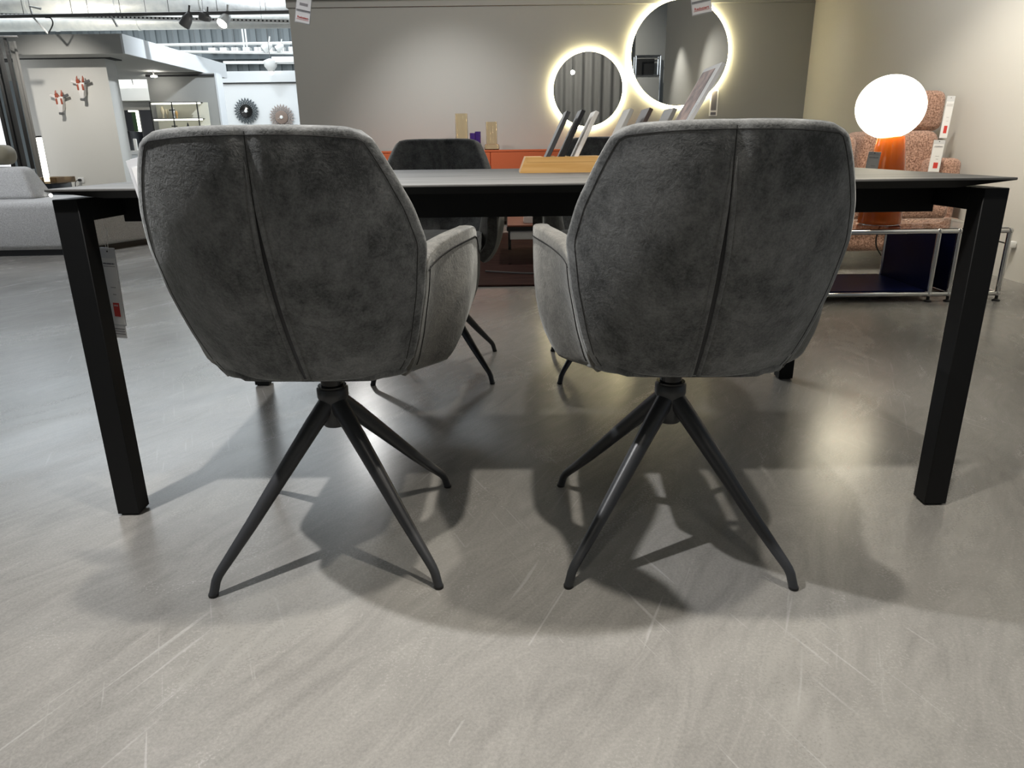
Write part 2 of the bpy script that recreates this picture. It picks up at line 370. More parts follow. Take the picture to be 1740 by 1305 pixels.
# niche behind it
NX0 = at(185, 170, 15.4).x
struct('wall_niche', box_bm((NX0 - 1.5, 15.4, 0), (at(275, 170, 15.4).x, 15.5, 2.4)), M['wall_white'], smooth=None)
zA, zB = at(225, 150, 14.9).z, at(225, 171, 14.9).z
struct('trim_8', box_bm((NX0 - 1, 14.9, zB), (at(262, 160, 14.9).x, 15.4, zA)), M['wall_white'], smooth=None)
# clock wall
KX0 = at(376, 180, 16).x
struct('wall_clocks', box_bm((KX0, 16, 0), (-1.5, 16.2, at(440, 142, 16).z)), M['wall_cool'], smooth=None)
struct('trim_9', box_bm((KX0, 15.97, at(440, 142, 16).z), (-1.5, 16.2, at(440, 140, 16).z)), M['dark_gap'], smooth=None)  # dark band painted for the shadow gap above the clock wall
struct('trim_10', box_bm((KX0, 15.96, at(440, 140, 16).z), (-1.5, 16.2, at(440, 121, 16).z)), M['wall_cool'], smooth=None)

# ------------------------------------------------------------------ the dining table
TX0, TX1, TY0, TY1, TZ = -.952, 1.040, 1.505, 2.548, .756
tab = empty('dining_table', ((TX0 + TX1) / 2, (TY0 + TY1) / 2, 0), 0, 'long black dining table with a thin grey streaked top and four square legs', 'table')
tab_off = Vector(tab.location)
def tpart(name, bm, m, **k):
    bmesh.ops.translate(bm, verts=bm.verts, vec=-tab_off); return link(name, bm, m, tab, **k)
tpart('tabletop', box_bm((TX0, TY0, TZ - .005), (TX1, TY1, TZ), .0012, 1), M['ceramic'])
bm = bmesh.new(); ins = .105; fi = .03
lo = [bm.verts.new(p) for p in ((TX0 + ins, TY0 + fi, .7355), (TX1 - ins, TY0 + fi, .7355), (TX1 - ins, TY1 - fi, .7355), (TX0 + ins, TY1 - fi, .7355))]
hi = [bm.verts.new(p) for p in ((TX0 + .001, TY0 + .001, TZ - .005), (TX1 - .001, TY0 + .001, TZ - .005), (TX1 - .001, TY1 - .001, TZ - .005), (TX0 + .001, TY1 - .001, TZ - .005))]
bm.faces.new(lo[::-1]); bm.faces.new(hi)
for i in range(4): bm.faces.new((lo[i], lo[(i + 1) % 4], hi[(i + 1) % 4], hi[i]))
tag(tpart('bevelled_edge', bm, M['table_black'], smooth=20), label='black underside bevel')
LW, LD = .052, .050
for sx in (0, 1):
    for sy in (0, 1):
        x0 = TX0 + .004 if sx == 0 else TX1 - .004 - LW
        y0 = TY0 + .012 if sy == 0 else TY1 - .012 - LD
        lg = tpart('leg', box_bm((x0, y0, .004), (x0 + LW, y0 + LD, .7345), .0015, 1), M['table_black'])
        bm = box_bm((x0 + .006, y0 + .006, 0), (x0 + LW - .006, y0 + LD - .006, .006)); bmesh.ops.translate(bm, verts=bm.verts, vec=-tab_off)
        link('glide', bm, M['plastic_black'], lg)
for sx in (0, 1):
    x0 = TX0 + .004 if sx == 0 else TX1 - .004 - LW
    tpart('side_rail', box_bm((x0, TY0 + .012 + LD, .688), (x0 + LW, TY1 - .012 - LD, .7345), .001, 1), M['table_black'])
for y0 in (1.70, 2.33):
    tpart('long_rail', box_bm((TX0 + .05, y0, .672), (TX1 - .05, y0 + .03, .735), .001, 1), M['table_black'])
tpart('extension_leaf', box_bm((TX0 + .2, 1.74, .70), (TX1 - .2, 2.32, .728)), M['table_black'])

# ------------------------------------------------------------------ the chairs
WT = [(0, .170), (.04, .182), (.18, .201), (.38, .220), (.58, .231), (.72, .217), (.86, .192), (.94, .175), (.972, .167), (.99, .157), (1, .144)]
def smoothtab(tab_, v):
    return sum(lerp(tab_, min(1, max(0, v + d))) for d in (-.02, 0, .02)) / 3 if .03 < v < .97 else lerp(tab_, v)
def BK(u, v, off=0.):
    """rear surface of the back: u -1..1 across, v 0..1 up; off lifts off the surface to the rear"""
    wd = smoothtab(WT, v); xx = u * wd
    y = -.212 - .150 * v * (1.8 - .8 * v) + .012 * math.sin(PI * v) * (1 - u * u) * -1
    y += .095 * (abs(xx) / .23) ** 2.2 * (1.0 if v < .6 else 1 - .15 * (v - .6) / .4)
    y += .007 * math.exp(-(xx / .014) ** 2)                       # the seam pulls in
    z = .436 + .417 * v - (.006 * abs(u) ** 3 if v > .97 else 0)
    if v < .06: z += .006 * abs(u) ** 3
    return Vector((xx, y - off, z))
def ARM(s, t, side):
    e = BK(1, .0 + .50 * t)                                      # the rear edge follows the side of the back
    g = min(1, s / (.22 + .30 * t)); g = g * g * (3 - 2 * g)
    ox = .241 + .045 * (1 - (1 - t) ** 3.5) - .012 * max(0, s - .6)
    x = e.x + .003 + (ox - e.x) * g
    tz = .639 + .034 * math.sin(PI * min(1, s * 1.15)) - .045 * max(0, s - .75) / .25
    bz = .426 + .010 * min(1, s * 6) + .02 * s ** 3
    z = bz + (tz - bz) * t
    y = e.y + .018 + (.235 + .0 * t - e.y) * s
    return Vector((side * x, y, z))
def make_chair(label):
    root = empty('dining_chair', (0, 0, 0), 0, label, 'chair', 'suede swivel chairs around the table')
    bk = link('backrest', shell_bm(lambda a, b: BK(2 * a - 1, b), 44, 44, .044, .009, 7, sign=-1), M['suede'], root, 60)
    # centre seam, opening into a zip slit between two welts
    def gap(v): return .0004 + .0037 * max(0, min(1, (.80 - v) / .25)) * (1 - .25 * max(0, .2 - v) / .2)
    vs = [i / 40 * .80 for i in range(41)]
    bm = bmesh.new(); L, R = [], []
    for v in vs:
        g = gap(v) / smoothtab(WT, v); L.append(bm.verts.new(BK(-g, v, .0016))); R.append(bm.verts.new(BK(g, v, .0016)))
    for i in range(40): bm.faces.new((L[i], R[i], R[i + 1], L[i + 1]))
    tag(link('zip_slit', bm, M['zip'], bk), label='dark slit in the centre seam')
    for sd in (-1, 1):
        link('welt', tube_bm([BK(sd * (gap(v) + .0036) / smoothtab(WT, v), v, .0012) for v in [i / 40 * .90 for i in range(41)]], [.0042 * min(1, .12 + (40 - i) / 8) for i in range(41)], 8), M['suede'], bk)
    link('seam', tube_bm([BK(0, v, -.0004) for v in [.80 + i / 16 * .2 for i in range(17)]], .0010, 6), M['thread'], bk)
    # stitched edge running round the rear panel
    pts = [BK(-1 + .045, v, .0001) for v in [i / 40 * .984 for i in range(41)]]
    pts += [BK(-.955 + 1.91 * i / 30, .984 + .004 * math.sin(PI * i / 30), .0001) for i in range(1, 30)]
    pts += [BK(1 - .045, v, .0001) for v in [(40 - i) / 40 * .984 for i in range(41)]]
    link('stitching', tube_bm(pts, .0008, 5), M['thread'], bk)
    for sd in (-1, 1):
        ar = link('armrest', shell_bm(lambda a, b: ARM(a, b, sd), 26, 18, .034, .009, 6, sign=-1 if sd > 0 else 1), M['suede_brown'], root, 60)
        link('stitching', tube_bm([ARM(.02 + .9 * i / 30, .94, sd) + Vector((sd * .0006, 0, 0)) for i in range(31)], .0011, 5), M['thread'], ar)
        link('stitching', tube_bm([ARM(.045, .05 + .9 * i / 20, sd) + Vector((sd * .0006, -.0004, 0)) for i in range(21)], .0011, 5), M['thread'], ar)
    link('care_label', box_bm((.190, -.05, .424), (.232, -.03, .428)), M['paper'], root)
    # seat: cushion over a slim pan
    poly = []
    for i in range(40):
        a = 2 * PI * i / 40; ca, sa = math.cos(a), math.sin(a); e = .42
        poly.append((.196 * abs(ca) ** e * (1 if ca > 0 else -1), .025 + .225 * abs(sa) ** e * (1 if sa > 0 else -1)))
    link('seat', prism_bm(poly, .462, .515, .016, 4), M['suede'], root, 60)
    link('seat_pan', prism_bm([(x * .98, y * .98) for x, y in poly], .428, .462, .012, 3), M['suede'], root, 60)
    base = link('column', lathe_bm([(.023, .300), (.023, .405)], 24), M['gloss_black'], root)
    link('mounting_plate', box_bm((-.09, -.09, .405), (.09, .09, .429), .004), M['plastic_black'], root)
    hub = link('hub', lathe_bm([(.0235, .268), (.0265, .272), (.0275, .300), (.0275, .322), (.0325, .333), (.0325, .351), (.030, .354), (.0245, .354)], 32), M['leg_metal'], root)
    link('collar', lathe_bm([(.0245, .352), (.0295, .352), (.0295, .3575), (.0245, .3575)], 28), M['gloss_black'], hub)
    for k in range(4):
        a = PI / 4 + k * PI / 2; d = Vector((math.cos(a), math.sin(a), 0))
        prof = [(.016, .318, .0195), (.05, .285, .0185), (.13, .202, .0158), (.21, .118, .0128), (.262, .0665, .0106), (.279, .050, .0098), (.289, .0395, .0094), (.2955, .029, .0092), (.299, .018, .0091), (.304, .003, .0091)]
        lg = link('leg', tube_bm([d * r * 1.022 + Vector((0, 0, z)) for r, z, _ in prof], [q for _, _, q in prof], 14), M['leg_metal'], root)
        link('glide', lathe_bm([(.0085, 0), (.0098, .0015), (.0098, .006)], 14, d * .3108), M['plastic_black'], lg)
    return root
ch = make_chair('grey suede swivel chair in the left foreground, its back to the viewer')
ch.location = (-.379, 1.418, 0); ch.rotation_euler.z = math.radians(2.4)
ch_b = copy_tree(ch); ch_b.location = (.334, 1.416, 0); ch_b.rotation_euler.z = math.radians(-2.0)
for part in ch.children:                                          # the left chair's seat is swivelled a little on its base
    if part.name.split('.')[0] in ('backrest', 'armrest', 'seat', 'seat_pan', 'care_label'): part.rotation_euler.z = math.radians(-4.2); part.location = (.016, 0, 0)
ch_b['label'] = 'grey suede swivel chair in the right foreground, before the globe lamp'
ch_c = copy_tree(ch); ch_c.location = (-.292, 2.70, 0); ch_c.rotation_euler.z = math.radians(180)
ch_c['label'] = 'grey suede swivel chair across the table, left of the oak sample block'
ch_d = copy_tree(ch); ch_d.location = (.395, 2.69, 0); ch_d.rotation_euler.z = math.radians(180)
ch_d['label'] = 'grey suede swivel chair across the table, behind the oak sample block'

# ------------------------------------------------------------------ on the table: oak block with samples
def leaning(name, base, top, y0, y1, th, m, label, cat, group=None):
    """slab whose long edge runs from base to top in x-z and whose width runs from y0 to y1"""
    bx, bz = base; tx, tz = top; d = Vector((tx - bx, 0, tz - bz)).normalized(); n = Vector((d.z, 0, -d.x)) * th
    a, b = Vector((bx, 0, bz)), Vector((tx, 0, tz)); Y0, Y1 = Vector((0, y0, 0)), Vector((0, y1, 0))
    o = link(name, hexa_bm([a + Y0, a + n + Y0, a + n + Y1, a + Y1, b + Y0, b + n + Y0, b + n + Y1, b + Y1], .0012, 1), m)
    return tag(o, label, cat, group)
by0, by1 = 2.10, 2.305
bxL = at(883, 290, by0).x; bxT = at(893, 268, by0).x; zt = TZ + .043
blk = empty('sample_block', (.3, 2.2, TZ), 0, 'low oak block with slots holding upright table finish samples', 'sample holder')
gro = [.098, .138, .178, .272, .325, .392]
slots = gro + [.445]
gd = .014
prev = None
bxM = bxL + (bxT - bxL) * (1 - gd / .043)
bm = hexa_bm([(bxL, by0, TZ), (.60, by0, TZ), (.60, by1, TZ), (bxL, by1, TZ), (bxM, by0, zt - gd), (.594, by0, zt - gd), (.594, by1, zt - gd), (bxM, by1, zt - gd)])
xs = [bxT + .004] + [v for s_ in slots for v in (s_ - .0015, s_ + .0135)] + [.592]
for i in range(0, len(xs), 2):
    box_bm((xs[i], by0 + .006, zt - gd - .0005), (xs[i + 1], by1, zt), bm=bm)
for (ya, yb_) in ((by0, by0 + .006),):
    box_bm((bxT + .004, ya, zt - gd - .0005), (.592, yb_, zt), bm=bm)
vv = [bm.verts.new(p_) for p_ in ((bxM, by0, zt - gd), (bxT + .0045, by0, zt - gd), (bxT + .0045, by1, zt - gd), (bxM, by1, zt - gd), (bxT, by0, zt), (bxT + .0045, by0, zt), (bxT + .0045, by1, zt), (bxT, by1, zt))]
for f_ in ((0, 1, 2, 3), (4, 5, 6, 7), (0, 1, 5, 4), (1, 2, 6, 5), (2, 3, 7, 6), (3, 0, 4, 7)): bm.faces.new([vv[i_] for i_ in f_])
bmesh.ops.translate(bm, verts=bm.verts, vec=(-.3, -2.2, -TZ)); link('block', bm, M['oak'], blk, 20)
k = math.tan(math.radians(25.5)); names = ['anthracite', 'black', 'marbled white', 'light grey', 'dark brown', 'mid grey']
hts = [.135, .138, .134, .139, .14, .139]
lbl = ['thin anthracite finish sample, leftmost in the oak block', 'black finish sample, second from the left in the oak block', 'marbled white finish sample beside the black one in the oak block',
       'light grey finish sample peeking over the right chair, next to the small mirror', 'dark brown finish sample peeking over the right chair back', 'mid grey finish sample between the brown one and the brochure']
for i, gx in enumerate(gro):
    bz = zt - gd + .0015
    leaning('finish_sample', (gx, bz), (gx + k * hts[i], bz + hts[i]), by0 + .008, by0 + .135, .0115, SW[i], lbl[i], 'sample', 'finish samples in the oak block')
tr = at(1228, 105, 2.11); bx = .445
br = empty('brochure_board', (bx, 2.2, zt - gd), 0, 'white board with a printed landscape leaning right in the oak block', 'brochure')
bzz = zt - gd + .0015; lean = Vector((tr.x - bx, 0, tr.z - bzz)); nn = Vector((lean.z, 0, -lean.x)).normalized()
o0 = Vector((bx, 2.2, zt - gd))
def slab(lo_, hi_, y0, y1, off, th):
    a = Vector((bx, 0, bzz)) + lean * lo_ + nn * off - o0; b = Vector((bx, 0, bzz)) + lean * hi_ + nn * off - o0; n = nn * th; Y0, Y1 = Vector((0, y0, 0)), Vector((0, y1, 0))
    return hexa_bm([a + Y0, a + n + Y0, a + n + Y1, a + Y1, b + Y0, b + n + Y0, b + n + Y1, b + Y1])
link('board', slab(0, 1, 2.11, 2.30, 0, .010), M['paper'], br, None)
link('picture', slab(.36, .955, 2.155, 2.292, -.0008, .0006), M['photo'], br, None)
link('picture', slab(.36, .60, 2.118, 2.150, -.0008, .0006), M['plastic_clear'], br, None)

# ------------------------------------------------------------------ price tags
def price_tag(label, loc, w_, h_, lean=(0, 0, 0), red='SALE', group=None, tail=0., string=None, inkm='ink', stringtop=None, name='price_tag'):
    """printed card in a clear sleeve hanging below loc"""
    r = empty(name, loc, 0, label, 'price tag', group); r.rotation_euler = lean
    link('sleeve', box_bm((-w_ / 2, 0, -h_), (w_ / 2, .0016, 0), .0004, 1), M['plastic_clear'], r)
    cd_ = link('card', box_bm((-w_ * .45, -.0009, -h_ * .985), (w_ * .45, -.0001, -h_ * .13), 0), M['paper'], r, None)
    text('WÄCKERSORT', w_ * .115, M[inkm], cd_, (0, -.0012, -h_ * .20), name='logo')
    link('logo_rule', box_bm((-w_ * .38, -.0013, -h_ * .236), (w_ * .38, -.0009, -h_ * .228)), M['greyprint'], cd_, None)
    text('Esstisch', w_ * .10, M['greyprint'], cd_, (w_ * .05, -.0012, -h_ * .50))
    text('Linea', w_ * .10, M['greyprint'], cd_, (w_ * .07, -.0012, -h_ * .59))
    sq = link('price_square', box_bm((-w_ * .15, -.0014, -h_ * .88), (w_ * .25, -.0009, -h_ * .70)), M['red'], cd_, None)
    if red: text(red, w_ * .13, M['paper'], cd_, (w_ * .05, -.0017, -h_ * .735))
    if tail:
        tl = link('slip', box_bm((-w_ * .42, .0002, -h_ - tail), (w_ * .42, .0009, -h_), 0), M['paper'], r, None)
        for i in range(3):
            link('print_line', box_bm((-w_ * .3, -.0003, -h_ - tail * (.3 + .2 * i)), (w_ * .36, .0002, -h_ - tail * (.22 + .2 * i))), M['greyprint'], tl, None)
    link('eyelet', tube_bm([(.0, -.0006, -h_ * .045), (.0, .0022, -h_ * .045)], w_ * .05, 8), M['plastic_black'], r)
    if string:
        zt_ = string
        link('string', tube_bm([(0, 0, -h_ * .045), (-.006, .001, zt_ * .5), (-.001, .002, zt_), (.007, .001, zt_ * .55), (.004, -.001, -h_ * .045)], .0006, 5), M['paper'], r)
        link('string_clasp', tube_bm([(.0065, .001, zt_ * .62), (.0065, .001, zt_ * .38)], [.0009, .0022], 6), M['paper'], r)
    return r
p = at(181, 421, 1.60)
price_tag('white price tag hanging by a string from the left end of the table', p, .040, .178, (0, math.radians(2.), math.radians(-14)), 'SALE', tail=.03, string=.066)
# tag tucked beside the left chair
q = at(205, 262, 1.23)
r = empty('price_card', at(231, 268, 1.23), 0, 'white price card sticking out left of the left chair back', 'price tag')
r.rotation_euler = (math.radians(-14), math.radians(-15), math.radians(4))
link('sleeve', box_bm((-.018, 0, -.10), (.06, .0016, .0), .0004, 1), M['plastic_clear'], r)
cdd = link('card', box_bm((-.012, -.0009, -.098), (.056, -.0001, -.014)), M['paper'], r, None)
text('WÄCKERSORT', .0105, M['ink'], cdd, (-.006, -.0012, -.030), align='LEFT', name='logo')
# two tags hung from the ceiling over the table
for (px, py, Yv, wd, ry, sgn, lb) in ((513.5, 40, 2.0, .037, 2, 1, 'reduced price tag hanging at the top of the picture, left of centre'), (1193, 24, 2.0, .049, -2, -1, 'reduced price tag hanging in front of the top of the large mirror')):
    b = at(px, py, Yv); hh = .13
    rr = empty('price_tag', (b.x, Yv, b.z), 0, lb, 'price tag', 'reduced tags hung from the ceiling'); rr.rotation_euler = (0, math.radians(11 if sgn > 0 else -9), math.radians(12 * sgn))
    link('sleeve', box_bm((-wd / 2, 0, 0), (wd / 2, .0016, hh), .0004, 1), M['plastic_clear'], rr)
    c1 = link('card', box_bm((-wd * .46, -.0009, .002), (wd * .46, -.0001, .026)), M['paper'], rr, None)
    text('Reduziert', wd * .185, M['red'], c1, (0, -.0013, .0135))
    link('underline', box_bm((-wd * .40, -.0013, .0085), (wd * .40, -.0009, .0092)), M['red'], c1, None)
    c2 = link('card', box_bm((-wd * .46, -.0009, .031), (wd * .46, -.0001, hh * .9)), M['paper'], rr, None)
    for i in range(2): link('print_line', box_bm((-wd * .46, -.0013, .0275 + i * .003), (wd * .46, -.0009, .0285 + i * .003)), M['greyprint'], c2, None)
    link('print_block', box_bm((-wd * .28, -.0013, .041), (wd * .26, -.0009, .047)), M['greyprint'], c2, None)
    link('string', tube_bm([(0, 0, hh), (0, 0, 2.45 - b.z)], .0006, 5), M['paper'], rr)

# ------------------------------------------------------------------ wall mirrors
def wall_mirror(cx, cy, edge, label):
    c = at(cx, cy, WB - .05); R = (at(edge, cy, WB - .05) - c).length
    r = empty('wall_mirror', (c.x, WB, c.z), 0, label, 'mirror', 'round backlit mirrors')
    rot = Matrix.Rotation(PI / 2, 4, 'X')
    def disc(prof, n=72):
        bm_ = lathe_bm(prof, n); bmesh.ops.transform(bm_, matrix=rot, verts=bm_.verts); return bm_
    link('mirror_glass', disc([(R, .047), (R, .051), (R - .004, .052)]), M['mirror'], r, None)
    bm_ = disc([(R * .90, .012), (R * 1.055, .012), (R * 1.055, .040), (R * .90, .040), (R * .90, .012)]) if False else bmesh.new()
    ri, ro = R * .9, R + .026
    rings = [(ri, .012), (ro, .012), (ro, .042), (ri, .042)]; n = 72; vv = []
    for rad, z in rings: vv.append([bm_.verts.new((rad * math.cos(2 * PI * j / n), -z, rad * math.sin(2 * PI * j / n))) for j in range(n)])
    for i in range(4):
        for j in range(n): bm_.faces.new((vv[i][j], vv[i][(j + 1) % n], vv[(i + 1) % 4][(j + 1) % n], vv[(i + 1) % 4][j]))
    tag(link('light_ring', bm_, M['led'], r, 30), label='glowing warm light ring')
    link('back_plate', disc([(R * .86, .0), (R * .86, .046)]), M['white_metal'], r, 30)
    return r
wall_mirror(999, 152, 1058, 'smaller round wall mirror with a glowing rim, left of the two')
wall_mirror(1155, 91, 1237.5, 'larger round wall mirror with a glowing rim, right of the two')
c = at(1213, 175, WB - .005)
M['sign_grey'] = mat('sign_grey_print', (.15, .145, .17), .6)
ms = empty('info_sign', (c.x, WB, c.z), 0, 'small grey and white sign on the wall below the large mirror', 'sign')
hw = .030; hh = .125
link('plate', box_bm((-hw * 1.5, -.004, -hh - .01), (hw * 1.5, 0, hh + .01)), M['paper'], ms, None)
link('grey_field', box_bm((-hw, -.006, -hh * .6), (hw, -.004, hh)), M['sign_grey'], ms, None)
link('grey_field', box_bm((-hw, -.006, -hh), (hw, -.004, -hh * .76)), M['sign_grey'], ms, None)

# ------------------------------------------------------------------ sideboard and vases
SZ = at(900, 254, 7.98).z
sb = empty('sideboard', (-.1, 8.2, 0), 0, 'long orange lacquered sideboard against the grey back wall', 'sideboard')
sx0, sx1 = -1.75, 1.55
link('carcass', box_bm((sx0, -.21, .14), (sx1, .27, SZ - .02), .002, 1), M['orange'], sb)
link('top', box_bm((sx0 - .005, -.222, SZ - .02), (sx1 + .005, .272, SZ), .002, 1), M['orange'], sb)
nd = 4
for i in range(nd):
    a = sx0 + (sx1 - sx0) * i / nd + .004; b = sx0 + (sx1 - sx0) * (i + 1) / nd - .004
    d = link('door', box_bm((a, -.225, .15), (b, -.209, SZ - .024), .001, 1), M['orange'], sb)
    link('handle', box_bm((b - .03, -.232, .5), (b - .02, -.225, .64)), M['grey_metal'], d)
for xx in (sx0 + .1, sx1 - .1):
    for yy in (-.17, .22): link('leg', tube_bm([(xx, yy, 0), (xx, yy, .14)], .014, 8), M['grey_metal'], sb)
def vase(loc, prof, m, label, cat='vase', group=None, th=.005):
    inner = [(max(r - th, .002), z + (th if i == 0 else 0)) for i, (r, z) in enumerate(prof)][::-1]
    o = link('glass_vase' if cat == 'vase' else 'tealight_glass', lathe_bm(prof + inner, 32), m); o.location = loc
    return tag(o, label, cat, group)
a = at(785, 235, 8.12); ht = at(785, 193, 8.12).z - SZ
vase((a.x, 8.12, SZ), [(.062, 0), (.068, .01), (.068, ht)], M['smoke_glass'], 'tall straight amber glass cylinder vase on the sideboard')
a = at(834, 240, 8.12); ht = at(834, 207, 8.12).z - SZ
vase((a.x + .01, 8.12, SZ), [(.075, 0), (.082, .01), (.082, .045), (.078, .055), (.062, .062), (.062, ht)], M['smoke_glass'], 'stepped amber glass vase with a wider foot on the sideboard')
for i, (px, t_) in enumerate(((803, .0), (812, .03))):
    a = at(px, 230, 8.0 + t_); ht = at(px, 226, 8.0).z - SZ + (.0 if i == 0 else .015)
    vase((a.x, 8.0 + t_, SZ), [(.026, 0), (.030, .006), (.032, ht)], M['violet_glass'], ['small violet glass between the amber vases, left of two', 'small violet glass touching the stepped amber vase, right of two'][i], 'glass', 'violet glasses on the sideboard', .004)

# ------------------------------------------------------------------ rug and coffee table
tag(link('rug', box_bm((-1.1, 4.39, 0.0), (.93, 7.2, .012), .004, 1), M['rug']), 'dark brown flat woven rug beyond the dining table', 'rug')
CT = at(862, 383, 5.2).z
ct = empty('coffee_table', (.5, 5.6, .012), 0, 'low coffee table with a reddish wood top and black edge on the brown rug', 'coffee table')
ctx = -.02 - .5
link('top', box_bm((ctx, -.40, CT - .012 - .012), (.38, .40, CT - .012), .002, 1), M['walnut'], ct)
link('edge_band', box_bm((ctx - .004, -.404, CT - .052), (.384, .404, CT - .0245)), M['plastic_black'], ct)
link('drawer', box_bm((ctx + .02, -.385, CT - .115), (.2, -.1, CT - .053), .002, 1), M['white_metal'], ct)
for xx in (ctx + .015, .365):
    for yy in (-.385, .385): link('leg', box_bm((xx - .012, yy - .012, 0), (xx + .012, yy + .012, CT - .052)), M['clear_glass'] if yy < 0 and xx < 0 else M['plastic_black'], ct)
a = at(890, 378, 5.33)
tag(link('brochure_box', box_bm((a.x, 5.33, CT), (a.x + .13, 5.50, CT + .05), .003, 1), M['paper']), 'white box lying on the reddish coffee table', 'box')
pts = [at(826 + 12 * i, 449 + 18 * (1 - ((i - 8) / 8.) ** 2) * .55, 5.0) for i in range(17)]
pts = [Vector((p_.x, 4.85 - .12 * math.sin(PI * i / 16), .022)) for i, p_ in enumerate(pts)]
tag(link('lamp_cable', tube_bm(pts, .006, 6), M['grey_metal']), 'thin dark cable curving across the brown rug', 'cable')

# ------------------------------------------------------------------ chrome frame table with navy panels
UZ = .388; ux0, uxa, uxb, ux1 = 1.36, 2.268, 2.375, 2.640; uy0, uy1 = 3.80, 4.33
um = empty('frame_table', (2.0, 4.06, 0), 0, 'low chrome tube frame table with glass top and navy panels beside the sofa', 'side table')
uo = Vector((2.0, 4.06, 0)); R = .0125
def U(*p_): return Vector(p_) - uo
balls = []
for y in (uy0, uy1):
    for z in (.022 + .02, UZ - R):
        for a, b in ((ux0, uxa), (uxa, uxb), (uxb, ux1)): link('tube', tube_bm([U(a, y, z), U(b, y, z)], R, 12), M['chrome'], um)
    for x in (ux0, uxa, uxb, ux1):
        link('tube', tube_bm([U(x, y, .042), U(x, y, UZ - R)], R, 12), M['chrome'], um)
        for z in (.042, UZ - R):
            bm = bmesh.new(); bmesh.ops.create_uvsphere(bm, u_segments=14, v_segments=10, radius=.0165); bmesh.ops.translate(bm, verts=bm.verts, vec=U(x, y, z)); link('ball_joint', bm, M['chrome'], um)
        link('foot', lathe_bm([(.02, 0), (.02, .006), (.008, .012), (.008, .03)], 14, U(x, y, 0)), M['plastic_black'], um)
for x in (ux0, uxa, uxb, ux1):
    for z in (.042, UZ - R): link('tube', tube_bm([U(x, uy0, z), U(x, uy1, z)], R, 12), M['chrome'], um)
link('glass_top', box_bm(U(ux0 + .004, uy0 + .004, UZ - .004), U(ux1 - .004, uy1 - .004, UZ + .003)), M['clear_glass'], um, None)
for x in (uxa, uxb): tag(link('side_panel', box_bm(U(x - .004, uy0 + .014, .055), U(x + .004, uy1 - .014, UZ - .026)), M['blue'], um, None), label='navy upright panel')
tag(link('bottom_panel', box_bm(U(ux0 + .014, uy0 + .014, .050), U(uxa - .014, uy1 + .012, .060)), M['blue'], um, None), label='glossy navy floor panel')

# table lamp on it
lx, ly = at(1492, 385, 4.06).x, 4.06
lz = UZ + .003
tl = empty('table_lamp', (lx, ly, lz), 0, 'lit table lamp with a white globe on an orange glass cone base', 'lamp')
zt_ = at(1500, 236, 4.06).z - lz
link('lamp_base', lathe_bm([(.098, 0), (.112, .008), (.113, .03), (.104, .14), (.092, .30), (.078, .40), (.070, zt_), (.066, zt_ + .012)], 40), M['amber_glass'], tl)
link('foot_ring', lathe_bm([(.090, -.0), (.100, .0), (.100, .006), (.090, .006)], 40), M['chrome'], tl)
gc = at(1510, 182, 4.06) - Vector((lx, ly, lz)); bm = bmesh.new(); bmesh.ops.create_uvsphere(bm, u_segments=48, v_segments=32, radius=.172)
for v in bm.verts: v.co.z *= .93; v.co.x *= 1.0
bmesh.ops.rotate(bm, verts=bm.verts, cent=(0, 0, 0), matrix=Matrix.Rotation(math.radians(10), 3, 'Y')); bmesh.ops.translate(bm, verts=bm.verts, vec=(gc.x * .75, 0, gc.z))
tag(link('globe', bm, M['globe'], tl, 180), label='glowing white glass globe')
p = at(1487, 258, 3.92)
price_tag('small price tag hanging on the orange lamp base', p, .062, .14, (0, math.radians(4), math.radians(-10)), '', name='price_tag')
# lamp cable and wall plug
cp = at(1738, 415, 4.42); cp.x = rx(4.42) - .012
cb = empty('power_cable', (cp.x, 4.42, 0), 0, 'black power cable running from the wall socket down to the floor', 'cable')
co = Vector((cp.x, 4.42, 0))
pts = [Vector((lx + .11, 4.25, UZ - .02)), Vector((lx + .2, 4.42, .2)), Vector((2.5, 4.45, .012)), Vector((2.72, 4.2, .01)), Vector((2.9, 4.33, .01)), Vector((2.78, 4.45, .01)), Vector((2.62, 4.38, .01)), Vector((2.66, 4.4, .16)), Vector((2.85, 4.42, .26)), Vector((cp.x - .02, 4.42, cp.z))]
def spline(P_, n=8):
    out = []
    for i in range(len(P_) - 1):
        p0, p1, p2, p3 = P_[max(i - 1, 0)], P_[i], P_[i + 1], P_[min(i + 2, len(P_) - 1)]
        for j in range(n):
            t = j / n
            out.append(.5 * ((2 * p1) + (p2 - p0) * t + (2 * p0 - 5 * p1 + 4 * p2 - p3) * t * t + (3 * p1 - p0 - 3 * p2 + p3) * t ** 3))
    out.append(P_[-1]); return out
cpts = spline(pts)
for q_ in cpts: q_.z = max(q_.z, .006)
link('cord', tube_bm([q_ - co for q_ in cpts], .0045, 6), M['plastic_black'], cb)
link('plug', box_bm((-.035, -.02, cp.z - .02), (.008, .02, cp.z + .02), .006), M['white_metal'], cb)

